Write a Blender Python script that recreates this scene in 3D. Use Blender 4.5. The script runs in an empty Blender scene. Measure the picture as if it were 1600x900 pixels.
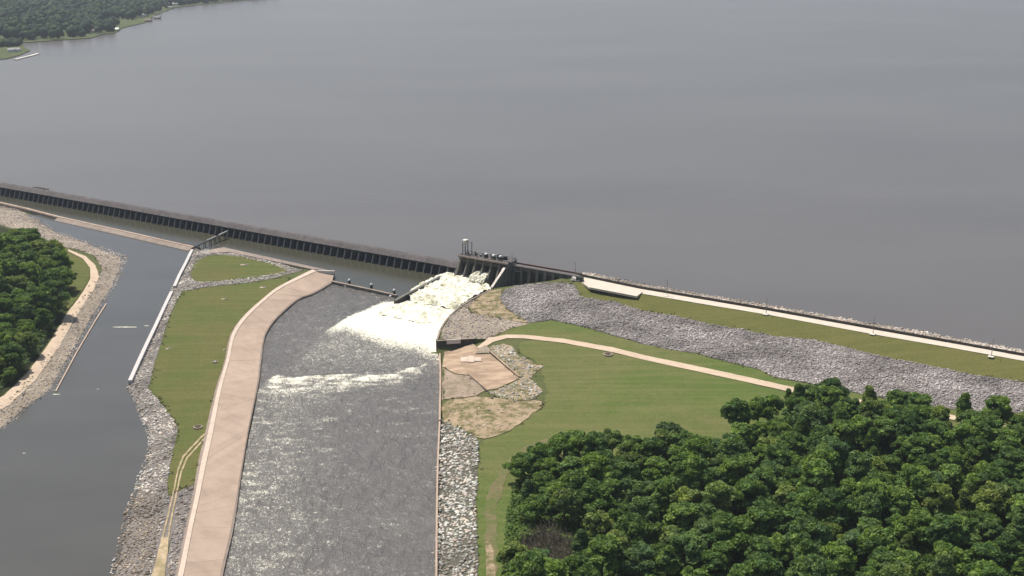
import bpy, bmesh, math, random
import numpy as np
from mathutils import Vector, Matrix, noise
from mathutils.geometry import delaunay_2d_cdt, intersect_point_tri_2d
from mathutils.bvhtree import BVHTree

random.seed(7)
RNG = np.random.default_rng(11)
S = bpy.context.scene
COL = S.collection

# ------------------------------------------------------------------ camera, sky, sun, exposure
CAM_H = 215.0
FPX = 1900.0
PITCH = math.radians(16.7)
cam_data = bpy.data.cameras.new("camera")
cam_data.sensor_width = 36.0
cam_data.lens = FPX / 1600.0 * 36.0
cam_data.clip_start = 1.0
cam_data.clip_end = 60000.0
cam = bpy.data.objects.new("camera", cam_data)
cam.location = (0, 0, CAM_H)
cam.rotation_euler = (math.pi / 2 - PITCH, 0, 0)
COL.objects.link(cam)
S.camera = cam

SUN_EL, SUN_AZ = math.radians(64), math.radians(-48)      # azimuth from +Y, negative to the left
to_sun = Vector((math.sin(SUN_AZ) * math.cos(SUN_EL), math.cos(SUN_AZ) * math.cos(SUN_EL), math.sin(SUN_EL)))
sun_data = bpy.data.lights.new("sun", 'SUN')
sun_data.energy = 4.5
sun_data.angle = math.radians(0.53)
sun_data.color = (1.0, 0.95, 0.87)
sun = bpy.data.objects.new("sun", sun_data)
sun.rotation_euler = to_sun.to_track_quat('Z', 'Y').to_euler()
COL.objects.link(sun)

world = bpy.data.worlds.new("World")
S.world = world
world.use_nodes = True
wn, wl = world.node_tree.nodes, world.node_tree.links
bg = wn['Background']
sky = wn.new('ShaderNodeTexSky')
sky.sky_type = 'NISHITA'
sky.sun_disc = False
sky.sun_elevation = SUN_EL
sky.sun_rotation = SUN_AZ
sky.dust_density = 3.0
sky.air_density = 1.0
wl.new(sky.outputs[0], bg.inputs[0])
bg.inputs[1].default_value = 0.09
S.view_settings.view_transform = 'Standard'
S.view_settings.look = 'None'
S.view_settings.exposure = 0.32
S.view_settings.gamma = 1.0
S.render.engine = 'CYCLES'
S.cycles.use_denoising = True
S.cycles.max_bounces = 6
S.cycles.volume_bounces = 1
S.cycles.sample_clamp_indirect = 4.0
HAZE = 0.000045

# ------------------------------------------------------------------ geometry helpers
CP, SP = math.cos(PITCH), math.sin(PITCH)
CAMV = Vector((0, 0, CAM_H))
def ray(px, py):
    x = (px - 800) / FPX; y = -(py - 450) / FPX
    return Vector((x, CP + y * SP, -SP + y * CP)).normalized()
def P(px, py, z=0.0):
    d = ray(px, py)
    return CAMV + d * ((z - CAM_H) / d.z)
def proj(p):
    x, y, z = p[0], p[1], p[2] - CAM_H
    zc = y * CP - z * SP; yc = y * SP + z * CP
    return 800 + FPX * x / zc, 450 - FPX * yc / zc

def tag(o, label=None, cat=None, group=None, kind=None):
    if label: o['label'] = label
    if cat: o['category'] = cat
    if group: o['group'] = group
    if kind: o['kind'] = kind
    return o
def empty(name, loc, label, cat, group=None, rz=0):
    o = bpy.data.objects.new(name, None)
    o.location = loc; o.rotation_euler = (0, 0, rz); o.empty_display_size = 1
    COL.objects.link(o)
    return tag(o, label, cat, group)
def link(name, me, mat=None, parent=None, smooth=False, world_space=True):
    o = bpy.data.objects.new(name, me)
    if mat is not None and not me.materials: me.materials.append(mat)
    COL.objects.link(o)
    if parent is not None:
        o.parent = parent
        if world_space:
            o.matrix_parent_inverse = MW(parent).inverted()
    if smooth:
        me.polygons.foreach_set('use_smooth', [True] * len(me.polygons))
    return o
def MW(o):
    m = o.matrix_basis.copy()
    if o.parent: m = MW(o.parent) @ o.matrix_parent_inverse @ m
    return m
def mesh(name, v, f):
    me = bpy.data.meshes.new(name)
    me.from_pydata([tuple(p) for p in v], [], f)
    me.update()
    return me
class MB:
    def __init__(s): s.v = []; s.f = []
    def add(s, v, f):
        b = len(s.v); s.v += [tuple(p) for p in v]; s.f += [tuple(i + b for i in q) for q in f]
    def hexa(s, b, t):                         # 4 bottom + 4 top points
        s.add(list(b) + list(t), [(3, 2, 1, 0), (4, 5, 6, 7), (0, 1, 5, 4), (1, 2, 6, 5), (2, 3, 7, 6), (3, 0, 4, 7)])
    def box(s, c, sz, rz=0.0):
        hx, hy, hz = sz[0] / 2, sz[1] / 2, sz[2] / 2
        ca, sa = math.cos(rz), math.sin(rz)
        def w(x, y, z): return (c[0] + x * ca - y * sa, c[1] + x * sa + y * ca, c[2] + z)
        s.hexa([w(-hx, -hy, -hz), w(hx, -hy, -hz), w(hx, hy, -hz), w(-hx, hy, -hz)],
               [w(-hx, -hy, hz), w(hx, -hy, hz), w(hx, hy, hz), w(-hx, hy, hz)])
    def tube(s, a, b, r0, r1=None, n=8):
        r1 = r0 if r1 is None else r1
        a, b = Vector(a), Vector(b); d = (b - a).normalized()
        q = d.to_track_quat('Z', 'Y'); v = []
        for c, r in ((a, r0), (b, r1)):
            for k in range(n):
                t = 2 * math.pi * k / n
                v.append(c + q @ Vector((r * math.cos(t), r * math.sin(t), 0)))
        s.add(v, [(k, (k + 1) % n, n + (k + 1) % n, n + k) for k in range(n)] + [tuple(range(n - 1, -1, -1)), tuple(range(n, 2 * n))])
    def prism(s, prof, o, e1, e2, e3, th):     # closed profile in (e1,e2), extruded th along e3, centred
        n = len(prof)
        v = [o + e1 * a + e2 * b - e3 * th / 2 for a, b in prof] + [o + e1 * a + e2 * b + e3 * th / 2 for a, b in prof]
        s.add(v, [(k, (k + 1) % n, n + (k + 1) % n, n + k) for k in range(n)] + [tuple(range(n - 1, -1, -1)), tuple(range(n, 2 * n))])
    def mesh(s, name):
        me = mesh(name, s.v, s.f)
        bm = bmesh.new(); bm.from_mesh(me); bmesh.ops.recalc_face_normals(bm, faces=bm.faces); bm.to_mesh(me); bm.free()
        return me
    def build(s, name, mat, parent=None, smooth=False, bevel=0, world_space=True):
        o = link(name, s.mesh(name), mat, parent, smooth, world_space)
        if bevel:
            m = o.modifiers.new('bevel', 'BEVEL'); m.width = bevel; m.segments = 2; m.limit_method = 'ANGLE'
        return o

# ------------------------------------------------------------------ materials
class NT:
    def __init__(s, name):
        s.m = bpy.data.materials.new(name); s.m.use_nodes = True
        s.n, s.l = s.m.node_tree.nodes, s.m.node_tree.links
        s.b = s.n['Principled BSDF']
        s.b.inputs['Specular IOR Level'].default_value = 0.25
        s.co = s.n.new('ShaderNodeNewGeometry').outputs['Position']
    def map(s, scale, rot=0.0):
        n = s.n.new('ShaderNodeMapping'); n.inputs['Scale'].default_value = scale if not isinstance(scale, (int, float)) else (scale,) * 3
        n.inputs['Rotation'].default_value = (0, 0, rot)
        s.l.new(s.co, n.inputs['Vector']); return n.outputs[0]
    def noise(s, scale, detail=5, rough=0.6, vec=None, dist=0.0):
        n = s.n.new('ShaderNodeTexNoise'); n.inputs['Scale'].default_value = scale; n.inputs['Detail'].default_value = detail
        n.inputs['Roughness'].default_value = rough; n.inputs['Distortion'].default_value = dist
        s.l.new(vec or s.co, n.inputs['Vector']); return n.outputs['Fac']
    def voro(s, scale, vec=None, out='Color'):
        n = s.n.new('ShaderNodeTexVoronoi'); n.inputs['Scale'].default_value = scale
        s.l.new(vec or s.co, n.inputs['Vector']); return n.outputs[out]
    def ramp(s, fac, stops, const=False):
        n = s.n.new('ShaderNodeValToRGB'); e = n.color_ramp.elements
        while len(e) < len(stops): e.new(0.5)
        for k, (p, c) in enumerate(stops):
            e[k].position = p; e[k].color = (c, c, c, 1) if isinstance(c, (int, float)) else (*c, 1)
        s.l.new(fac, n.inputs[0]); return n.outputs[0]
    def mix(s, fac, a, b, mode='MIX'):
        n = s.n.new('ShaderNodeMix'); n.data_type = 'RGBA'; n.blend_type = mode
        for i, x in ((0, fac), (6, a), (7, b)):
            if isinstance(x, (int, float)): n.inputs[i].default_value = x if i == 0 else (x, x, x, 1)
            elif isinstance(x, tuple): n.inputs[i].default_value = (*x, 1)
            else: s.l.new(x, n.inputs[i])
        return n.outputs[2]
    def math(s, op, a, b=0.0):
        n = s.n.new('ShaderNodeMath'); n.operation = op
        for i, x in ((0, a), (1, b)):
            if isinstance(x, (int, float)): n.inputs[i].default_value = x
            else: s.l.new(x, n.inputs[i])
        return n.outputs[0]
    def attr(s, name, out='Color'):
        n = s.n.new('ShaderNodeAttribute'); n.attribute_name = name; return n.outputs[out]
    def set(s, name, x):
        i = s.b.inputs[name]
        if isinstance(x, (int, float)): i.default_value = x
        elif isinstance(x, tuple): i.default_value = (*x, 1)
        else: s.l.new(x, i)
    def bump(s, h, strength, dist):
        n = s.n.new('ShaderNodeBump'); n.inputs['Strength'].default_value = strength; n.inputs['Distance'].default_value = dist
        s.l.new(h, n.inputs['Height']); s.l.new(n.outputs[0], s.b.inputs['Normal']); return n

def mat_concrete(name, base, var=0.35, rough=0.85, scale=0.25, streak=None):
    t = NT(name)
    a = t.noise(scale, 6, 0.65); b = t.noise(3.0, 4, 0.6)
    d = tuple(c * (1 - var) for c in base); u = tuple(min(1, c * (1 + var * 0.7)) for c in base)
    c = t.ramp(a, [(0.3, d), (0.5, base), (0.72, u)])
    c = t.mix(0.35, c, t.ramp(b, [(0.3, tuple(x * 0.7 for x in base)), (0.7, u)]))
    if streak:
        sv = t.noise(1.0, 4, 0.6, t.map((0.8, 0.8, 0.06)))
        c = t.mix(t.ramp(sv, [(0.42, 0.0), (0.65, streak)]), c, tuple(x * 0.35 for x in base))
    t.set('Base Color', c); t.set('Roughness', rough)
    t.bump(b, 0.4, 0.08)
    return t.m
def mat_grass(name, g, tan, amount=0.5, patch=0.02):
    t = NT(name)
    big = t.noise(patch, 6, 0.6, dist=0.6); mid = t.noise(0.16, 5, 0.65); fine = t.noise(1.1, 3, 0.7)
    mow = t.noise(0.3, 2, 0.5, t.map((0.06, 0.9, 0.1), 0.35))
    c = t.mix(t.ramp(big, [(0.38, 0.0), (0.58, amount)]), g, tan)
    c = t.mix(t.ramp(mid, [(0.35, 0.0), (0.7, 0.55)]), c, tuple(x * 0.66 for x in g))
    c = t.mix(t.ramp(mow, [(0.45, 0.0), (0.62, 0.42)]), c, tuple(x * 1.3 for x in tan))
    c = t.mix(0.5, c, t.ramp(fine, [(0.25, tuple(x * 0.5 for x in g)), (0.75, tuple(x * 1.6 for x in g))]))
    t.set('Base Color', c); t.set('Roughness', 0.95); t.set('Specular IOR Level', 0.1)
    t.bump(fine, 0.6, 0.25)
    return t.m
def mat_dirt(name, a, b, g=None, gamt=0.5):
    t = NT(name)
    n1 = t.noise(0.12, 6, 0.65, dist=0.5); n2 = t.noise(1.3, 4, 0.65)
    c = t.mix(t.ramp(n1, [(0.35, 0.0), (0.65, 1.0)]), a, b)
    c = t.mix(0.4, c, t.ramp(n2, [(0.3, tuple(x * 0.6 for x in a)), (0.7, tuple(x * 1.25 for x in b))]))
    if g: c = t.mix(t.ramp(t.noise(0.2, 6, 0.7), [(0.44, 0.0), (0.58, gamt)]), c, g)
    t.set('Base Color', c); t.set('Roughness', 0.95); t.set('Specular IOR Level', 0.1)
    t.bump(n2, 0.5, 0.15)
    return t.m
def mat_stone(name):
    t = NT(name)
    n = t.noise(2.2, 4, 0.65)
    c = t.mix(0.7, t.attr('col'), t.ramp(n, [(0.3, 0.45), (0.7, 1.0)]), 'MULTIPLY')
    t.set('Base Color', c); t.set('Roughness', 0.9)
    t.bump(n, 0.4, 0.1)
    return t.m
def mat_plain(name, c, rough=0.6, metal=0.0):
    t = NT(name)
    n = t.noise(1.5, 4, 0.6)
    t.set('Base Color', t.ramp(n, [(0.3, tuple(x * 0.75 for x in c)), (0.7, tuple(min(1, x * 1.15) for x in c))]))
    t.set('Roughness', rough); t.set('Metallic', metal)
    return t.m
def mat_water(name, base, rough, chop, chop_amt, foam=False, patch=0.004, swell=None):
    t = NT(name)
    big = t.noise(patch, 4, 0.55, t.map((1, 2.2, 1), 0.2))
    c = t.mix(t.ramp(big, [(0.35, 0.0), (0.68, 1.0)]), base, tuple(x * 1.18 for x in base))
    fine = t.noise(chop, 6, 0.62, t.map((1, 1.6, 1), 0.5))
    h = fine
    if swell: h = t.math('ADD', fine, t.math('MULTIPLY', t.noise(swell, 5, 0.65, t.map((1.6, .7, 1), -.6), dist=0.8), 3.0))
    r = rough
    if foam:
        fa = t.attr('foam', 'Fac')
        st = t.noise(1.3, 7, 0.78, t.map((1.0, 0.6, 1.0), 0.25), dist=1.1)
        st2 = t.noise(0.22, 5, 0.7, dist=1.2)
        k = t.math('ADD', t.math('SUBTRACT', t.math('MULTIPLY', st, 1.25), 0.225), t.math('MULTIPLY', st2, 0.35))
        k = t.math('ADD', k, t.math('MULTIPLY', fa, 0.75))
        fm = t.ramp(k, [(0.73, 0.0), (0.90, 1.0)])
        c = t.mix(t.ramp(fa, [(0.08, 0.0), (0.5, 0.55)]), c, (0.30, 0.275, 0.22))
        c = t.mix(fm, c, (0.80, 0.77, 0.63))  # fleck colour, for foam and painted sun sparkle alike
        r = t.math('MAXIMUM', t.math('MULTIPLY', fm, 0.8), rough)
    t.set('Base Color', c); t.set('Roughness', r); t.set('IOR', 1.33); t.set('Specular IOR Level', 0.5)
    t.bump(h, chop_amt, 0.5)
    return t.m

M = {}
M['ground'] = mat_grass('ground_earth', (0.07, 0.085, 0.03), (0.12, 0.11, 0.05), 0.6)
M['far_ground'] = mat_grass('far_meadow', (0.06, 0.075, 0.03), (0.11, 0.12, 0.045), 0.6)
M['field'] = mat_grass('field_grass', (0.078, 0.109, 0.027), (0.155, 0.125, 0.06), 0.95, 0.014)
M['lawn'] = mat_grass('lawn_grass', (0.078, 0.098, 0.026), (0.135, 0.10, 0.044), 0.9, 0.022)
M['berm'] = mat_grass('berm_grass', (0.095, 0.10, 0.03), (0.12, 0.105, 0.04), 0.6, 0.03)
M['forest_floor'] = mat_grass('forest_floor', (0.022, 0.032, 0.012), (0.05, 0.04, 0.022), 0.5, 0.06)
M['dirt'] = mat_dirt('tan_dirt', (0.40, 0.31, 0.225), (0.54, 0.43, 0.32))
M['track'] = mat_dirt('track_dirt', (0.33, 0.25, 0.155), (0.46, 0.36, 0.24), (0.12, 0.12, 0.045), 0.5)
M['sand'] = mat_dirt('sandy_soil', (0.22, 0.165, 0.105), (0.37, 0.285, 0.19), (0.095, 0.095, 0.035), 0.9)
M['mud'] = mat_dirt('grey_silt', (0.22, 0.175, 0.13), (0.33, 0.26, 0.2), (0.16, 0.13, 0.08), 0.6)
M['gravel_grey'] = mat_dirt('grey_rubble', (0.12, 0.105, 0.098), (0.2, 0.18, 0.165))
M['gravel_dark'] = mat_dirt('dark_gaps', (0.075, 0.07, 0.055), (0.12, 0.11, 0.085))
M['worn'] = mat_dirt('worn_grass', (0.12, 0.11, 0.05), (0.17, 0.14, 0.08), (0.085, 0.11, 0.03), 0.8)
M['gravel_tan'] = mat_dirt('tan_rubble', (0.2, 0.165, 0.125), (0.32, 0.265, 0.205))
M['road'] = mat_concrete('crest_road_concrete', (0.52, 0.465, 0.385), 0.15, 0.9)
M['chute'] = mat_concrete('pink_concrete', (0.40, 0.305, 0.235), 0.24, 0.88, 0.12)
M['chute_lip'] = mat_concrete('pale_lip_concrete', (0.5, 0.405, 0.325), 0.2)
M['apron'] = mat_concrete('apron_concrete', (0.36, 0.265, 0.185), 0.3, 0.9, 0.15)
def _streak(m):
    nt_ = m.node_tree
    b = nt_.nodes['Principled BSDF']; src = b.inputs['Base Color'].links[0].from_socket
    g = nt_.nodes.new('ShaderNodeNewGeometry'); mp = nt_.nodes.new('ShaderNodeMapping'); mp.inputs['Scale'].default_value = (.1, .26, .1); mp.inputs['Rotation'].default_value = (0, 0, -.45)
    n = nt_.nodes.new('ShaderNodeTexNoise'); n.inputs['Scale'].default_value = 1.0; n.inputs['Detail'].default_value = 5
    rp = nt_.nodes.new('ShaderNodeValToRGB'); rp.color_ramp.elements[0].position = .42; rp.color_ramp.elements[1].position = .62
    rp.color_ramp.elements[0].color = (.78, .76, .74, 1); rp.color_ramp.elements[1].color = (1.1, 1.09, 1.08, 1)
    mx = nt_.nodes.new('ShaderNodeMix'); mx.data_type = 'RGBA'; mx.blend_type = 'MULTIPLY'; mx.inputs[0].default_value = 1
    L = nt_.links
    L.new(g.outputs['Position'], mp.inputs[0]); L.new(mp.outputs[0], n.inputs['Vector']); L.new(n.outputs['Fac'], rp.inputs[0]); L.new(src, mx.inputs[6]); L.new(rp.outputs[0], mx.inputs[7]); L.new(mx.outputs[2], b.inputs['Base Color'])
_streak(M['apron'])
M['pale'] = mat_concrete('pale_concrete', (0.6, 0.55, 0.49), 0.2)
M['white'] = mat_concrete('white_concrete', (0.5, 0.475, 0.455), 0.12)
M['weir'] = mat_concrete('weir_concrete', (0.25, 0.20, 0.165), 0.35, 0.85, 0.2)
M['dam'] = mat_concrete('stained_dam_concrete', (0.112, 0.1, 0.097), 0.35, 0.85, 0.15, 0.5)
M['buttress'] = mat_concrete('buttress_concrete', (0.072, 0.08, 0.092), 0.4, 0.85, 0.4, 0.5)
M['bay_shade'] = mat_concrete('bay_shade_concrete', (0.035, 0.037, 0.042), 0.3)  # shade inside the open bays is painted into this slab colour
M['shaded_wall'] = mat_concrete('shade_dark_concrete', (0.06, 0.052, 0.045), 0.4, 0.8)  # dark tone paints in the shade of walls facing the camera
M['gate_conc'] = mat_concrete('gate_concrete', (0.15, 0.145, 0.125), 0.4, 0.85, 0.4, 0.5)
M['gate_steel'] = mat_plain('gate_steel', (0.022, 0.025, 0.02), 0.5)
M['steel'] = mat_plain('grey_steel', (0.22, 0.22, 0.2), 0.5, 0.3)
M['white_paint'] = mat_plain('white_paint', (0.75, 0.75, 0.72), 0.4)
M['black'] = mat_plain('black_paint', (0.025, 0.025, 0.025), 0.5)
M['rust'] = mat_plain('rusty_brown', (0.12, 0.06, 0.045), 0.7)
M['stone'] = mat_stone('rip_rap_stone')
M['lake'] = mat_water('lake_water', (0.098, 0.089, 0.081), 0.24, 0.12, 0.10, patch=0.0022)
M['lake'].node_tree.nodes['Principled BSDF'].inputs['Specular IOR Level'].default_value = 0.4
M['side'] = mat_water('side_channel_water', (0.064, 0.062, 0.055), 0.2, 0.3, 0.06, patch=0.012)
M['pool'] = mat_water('pool_water', (0.046, 0.044, 0.03), 0.2, 0.4, 0.05, patch=0.02)
M['river'] = mat_water('river_water', (0.1, 0.092, 0.085), 0.16, 0.55, 1.0, foam=True, patch=0.02, swell=0.16)
def mat_foam():
    t = NT('white_water_foam')
    n = t.noise(0.5, 7, 0.7, dist=1.0); n2 = t.noise(0.13, 4, 0.6)
    k = t.math('ADD', t.math('MULTIPLY', n, 0.7), t.math('MULTIPLY', n2, 0.3))
    t.set('Base Color', t.ramp(k, [(0.38, (0.22, 0.20, 0.11)), (0.475, (0.56, 0.54, 0.40)), (0.56, (0.82, 0.81, 0.74))]))
    t.set('Roughness', 0.7)
    t.bump(n, 0.8, 0.6)
    return t.m
M['foam'] = mat_foam()
def mat_leaf(name):
    t = NT(name)
    oi = t.n.new('ShaderNodeObjectInfo')
    hue = t.ramp(oi.outputs['Random'], [(0.0, (0.078, 0.138, 0.042)), (0.3, (0.118, 0.192, 0.052)), (0.6, (0.155, 0.235, 0.058)), (0.8, (0.105, 0.17, 0.07)), (1.0, (0.2, 0.25, 0.07))])
    c = t.mix(1.0, hue, t.attr('col'), 'MULTIPLY')
    t.set('Base Color', c); t.set('Roughness', 0.7); t.set('Specular IOR Level', 0.15)
    tr = t.n.new('ShaderNodeBsdfTranslucent'); t.l.new(t.mix(1.0, c, (1.25, 1.2, 0.55), 'MULTIPLY'), tr.inputs[0])
    mx = t.n.new('ShaderNodeMixShader'); mx.inputs[0].default_value = 0.36
    t.l.new(t.b.outputs[0], mx.inputs[1]); t.l.new(tr.outputs[0], mx.inputs[2])
    t.l.new(mx.outputs[0], t.n['Material Output'].inputs[0])
    return t.m
M['leaf'] = mat_leaf('broad_leaves')
M['bark'] = mat_plain('bark', (0.09, 0.07, 0.055), 0.9)
M['twig'] = mat_plain('bare_twigs', (0.17, 0.14, 0.11), 0.9)
def mat_far():
    t = NT('far_tree_crowns')
    t.set('Base Color', t.mix(0.6, t.attr('col'), t.ramp(t.noise(0.25, 4, 0.7), [(0.3, 0.4), (0.7, 1.2)]), 'MULTIPLY'))
    t.set('Roughness', 0.9); t.set('Specular IOR Level', 0.1)
    return t.m
M['far'] = mat_far()
M['roof_grey'] = mat_plain('grey_roof', (0.3, 0.29, 0.28), 0.8)
M['roof_brown'] = mat_plain('brown_roof', (0.16, 0.12, 0.10), 0.8)

# ------------------------------------------------------------------ the dam's axis
LAKE_Z, POOL_Z = 10.2, 0.7
B1, B2 = P(360.6, 373.8), P(660.6, 428.8)
U = (B2 - B1).normalized(); Z = Vector((0, 0, 1)); N = Vector((U.y, -U.x, 0))   # N points downstream, to the camera
if N.y > 0: N = -N
def D(u, n, z): return B2 + U * u + N * n + Z * z
def ucoord(p): return (Vector((p[0], p[1], 0)) - B2).dot(U)
UG0 = ucoord(P(713, 411, 10.5))                          # where the gates begin

# ------------------------------------------------------------------ terrain: one sheet, from break lines
road_low = [(897, 437), (1000, 459), (1100, 476), (1200, 492.5), (1300, 511), (1364, 523), (1480, 543), (1590, 563), (1700, 583), (2000, 637), (2600, 745)]
road_up = [(899, 431), (1000, 452), (1100, 469), (1200, 486), (1300, 504), (1364, 515.5), (1480, 536), (1590, 556), (1700, 575.5), (2000, 629), (2600, 737)]
rip_up = [(907, 465), (960, 472), (1000, 485), (1060, 495), (1110, 507), (1160, 515), (1210, 526), (1275, 532), (1335, 547), (1400, 562), (1450, 572), (1525, 587), (1595, 597), (1700, 617), (2000, 675), (2600, 785)]
rip_low = [(828, 505), (860, 500), (910, 510), (960, 525), (1000, 536), (1035, 545), (1085, 552), (1135, 565), (1185, 577), (1210, 590), (1262, 598), (1300, 607), (1380, 622), (1437, 634), (1512, 642), (1597, 652), (1700, 672), (2000, 730), (2600, 850)]
dirt_mid = [(764, 531), (792, 526), (820, 527), (880, 533), (958, 547), (1010, 560), (1085, 576), (1160, 592), (1220, 606), (1300, 623), (1380, 635), (1432, 642), (1567, 668), (1700, 695), (2000, 752), (2600, 870)]
left_water = [(-200, 790), (-60, 705), (10, 671), (50, 634), (85, 611), (117, 551), (147, 500), (165, 472), (180, 449), (197, 412), (200, 403), (150, 385), (92, 365), (64, 349), (66, 344)]
left_top = [(-200, 750), (-60, 668), (12, 628), (52, 588), (88, 536), (110, 496), (128, 470), (148, 444), (157, 420), (142, 402), (112, 388), (72, 365), (48, 347), (0, 336)]
pen_left = [(300, 389), (268, 452), (240, 515), (197, 606), (205, 625), (216, 650), (232, 690), (225, 722), (210, 760), (196, 800), (186, 840), (176, 880), (165, 925), (120, 1100), (50, 1400)]
pen_top = [(309, 405), (296, 433), (284, 457), (262, 507), (243, 570), (232, 607), (262, 640), (279, 668), (268, 720), (260, 770), (245, 830), (232, 880), (222, 930), (180, 1100), (130, 1400)]
chute_out = [(484, 423), (436, 448), (411, 467), (383, 492), (366, 514), (358, 533), (352, 564), (337, 612), (322, 675), (311, 722), (302, 775), (291, 825), (275, 897), (262, 950), (230, 1100), (160, 1400)]
chute_toe = [(520, 442), (492, 460), (465, 471), (436, 497), (422, 514), (413, 532), (409, 564), (405, 600), (396, 650), (387, 692), (376, 755), (364, 825), (350, 890), (340, 950), (310, 1100), (250, 1400)]
riv_right = [(768, 453), (740, 465), (715, 481), (697, 498), (686, 516), (681, 535), (682, 549), (687, 560), (687, 655), (684, 720), (682, 830), (681, 930), (680, 1100), (678, 1400)]
curve_in = [(772, 452), (745, 465), (719, 481), (701, 498), (690, 516), (686, 530)]
bank_top = [(763, 612), (772, 640), (749, 683), (747, 720), (745, 800), (747, 900), (750, 1100), (755, 1400)]

tin_v, tin_e = [], []
def breakline(pts, z=None):
    b = len(tin_v)
    for k, q in enumerate(pts):
        if isinstance(q, Vector): tin_v.append(q.copy())
        else:
            zz = z[k] if isinstance(z, (list, tuple)) else (q[2] if len(q) > 2 else z)
            tin_v.append(P(q[0], q[1], zz))
    tin_e.extend((b + i, b + i + 1) for i in range(len(pts) - 1))
breakline(left_water, -0.8)
breakline(left_top, 2.4)
breakline([(-250, 640), (-60, 600), (0, 560), (60, 500), (95, 440), (60, 390), (0, 362)], 3.0)
breakline(pen_left, -0.8); breakline(pen_top, 3.2)
breakline([(330, 386.5), (425, 403), (516, 422)], -0.8)
breakline([(330, 398), (370, 398), (420, 409), (468, 420)], 3.2)
breakline(chute_out, 4.0); breakline(chute_toe, -0.8)
breakline([(312, 470), (290, 540), (300, 600), (300, 650)], 3.6)
breakline(riv_right, -0.8)
breakline(curve_in, [4.2, 4.6, 5.0, 5.6, 6.0, 6.0])
HWF = [P(682.5, 550, .3), P(720, 542, 2.3), P(742, 537, 3.6)]
breakline(HWF)
breakline([Vector((p.x + .5, p.y + 1.2, 6.0)) for p in HWF])
breakline([(742, 554, 3.2), (766, 553, 3.3), (812, 592, 2.4)])
breakline([(692, 575, 1.2), (710, 585, 1.6), (734, 587, 2.0), (761, 611, 1.6), (778, 608, 1.7)])
breakline([(692, 624, 0.8), (700, 640, 1.0), (725, 650, 1.8)])
breakline(bank_top, 2.5)
breakline(dirt_mid, 3.6); breakline(rip_low, 4.0); breakline(rip_up, 8.6)
breakline(road_low, 12.3); breakline(road_up, 12.3)
ru = [P(x, y, 12.3) for x, y in road_up]
EN = (ru[6] - ru[1]).normalized(); EN = Vector((-EN.y, EN.x, 0))
if EN.y < 0: EN = -EN                                      # towards the lake
breakline([q + EN * 3.0 for q in ru]); breakline([q + EN * 18 - Z * 2.6 for q in ru]); breakline([q + EN * 40 - Z * 14 for q in ru])
breakline([(772, 450.5, 4.6), (786, 452, 6.0), (806, 446, 7.2), (852, 441, 8.6), (880, 440, 9.8)])
breakline([(780, 468, 5.6), (787, 480, 5.4), (802, 491, 4.8)])
breakline([(800, 775, 2.3), (1100, 725, 2.4), (1350, 680, 2.6), (1600, 705, 2.8), (2600, 900, 2.8)])
breakline([(800, 1100, 2.4), (1300, 1150, 2.4), (2600, 1500, 2.4)])
for x, y in ((-9000, -9000), (9000, -9000), (0, -9000), (-2000, -200), (2000, -200), (0, -100)): tin_v.append(Vector((x, y, 2.2)))
for x, y in ((-40000, 40000), (40000, 40000), (0, 40000), (-40000, -9000), (40000, -9000)): tin_v.append(Vector((x, y, -3.0)))
for k in range(-60, 30, 4): tin_v.append(D(k * 18, -24, -3.0)) if k * 18 < UG0 + 10 else None
for k in range(-60, 2, 3): tin_v.append(D(k * 18, 3, -3.0)) if k * 18 < UG0 + 20 else None
for x, y in ((560, 640), (540, 760), (520, 900), (500, 1100), (590, 560), (600, 480), (640, 500), (660, 460), (700, 445), (560, 460), (500, 425)): tin_v.append(P(x, y, -3.0))
for x, y in ((200, 450), (230, 420), (170, 530), (130, 610), (100, 700), (80, 800), (60, 950), (0, 1100), (260, 400), (150, 375)): tin_v.append(P(x, y, -3.0))

r = delaunay_2d_cdt([Vector((v.x, v.y)) for v in tin_v], tin_e, [], 0, 0.02)
tv = []
arr = np.array([(v.x, v.y, v.z) for v in tin_v])
for k, v in enumerate(r[0]):
    src = r[3][k]
    if src: z = tin_v[src[0]].z
    else:
        d = ((arr[:, :2] - np.array((v.x, v.y))) ** 2).sum(1); i = d.argsort()[:2]; z = float(arr[i, 2].mean())
    tv.append(Vector((v.x, v.y, z)))
BVH = BVHTree.FromPolygons(tv, [tuple(f) for f in r[2]])
ground = link('ground', mesh('ground', tv, [tuple(f) for f in r[2]]), M['ground']); tag(ground, kind='structure')
def hz(x, y):
    h = BVH.ray_cast(Vector((x, y, 400)), Vector((0, 0, -1)))
    return h[0].z if h[0] else 0.0
def G(px, py):
    h = BVH.ray_cast(CAMV, ray(px, py))
    return h[0] if h[0] else P(px, py, 2)

def resample(pts, step, closed=True):
    out = []; n = len(pts)
    for k in range(n if closed else n - 1):
        a, b = pts[k], pts[(k + 1) % n]; m = max(1, int((b - a).length / step))
        out += [a.lerp(b, j / m) for j in range(m)]
    if not closed: out.append(pts[-1])
    return out
def inside(poly, xs, ys):
    c = np.zeros(xs.shape, bool); n = len(poly)
    for k in range(n):
        x0, y0 = poly[k][0], poly[k][1]; x1, y1 = poly[(k + 1) % n][0], poly[(k + 1) % n][1]
        if y0 == y1: continue
        cond = (y0 > ys) != (y1 > ys)
        c ^= cond & (xs < (x1 - x0) * (ys - y0) / (y1 - y0) + x0)
    return c
def smooth_px(pts, it=1, closed=True):
    for _ in range(it):
        q = []; n = len(pts)
        for k in range(n if closed else n - 1):
            a, b = pts[k], pts[(k + 1) % n]
            q += [(a[0] * .75 + b[0] * .25, a[1] * .75 + b[1] * .25), (a[0] * .25 + b[0] * .75, a[1] * .25 + b[1] * .75)]
        pts = q if closed else [pts[0]] + q + [pts[-1]]
    return pts
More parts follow.
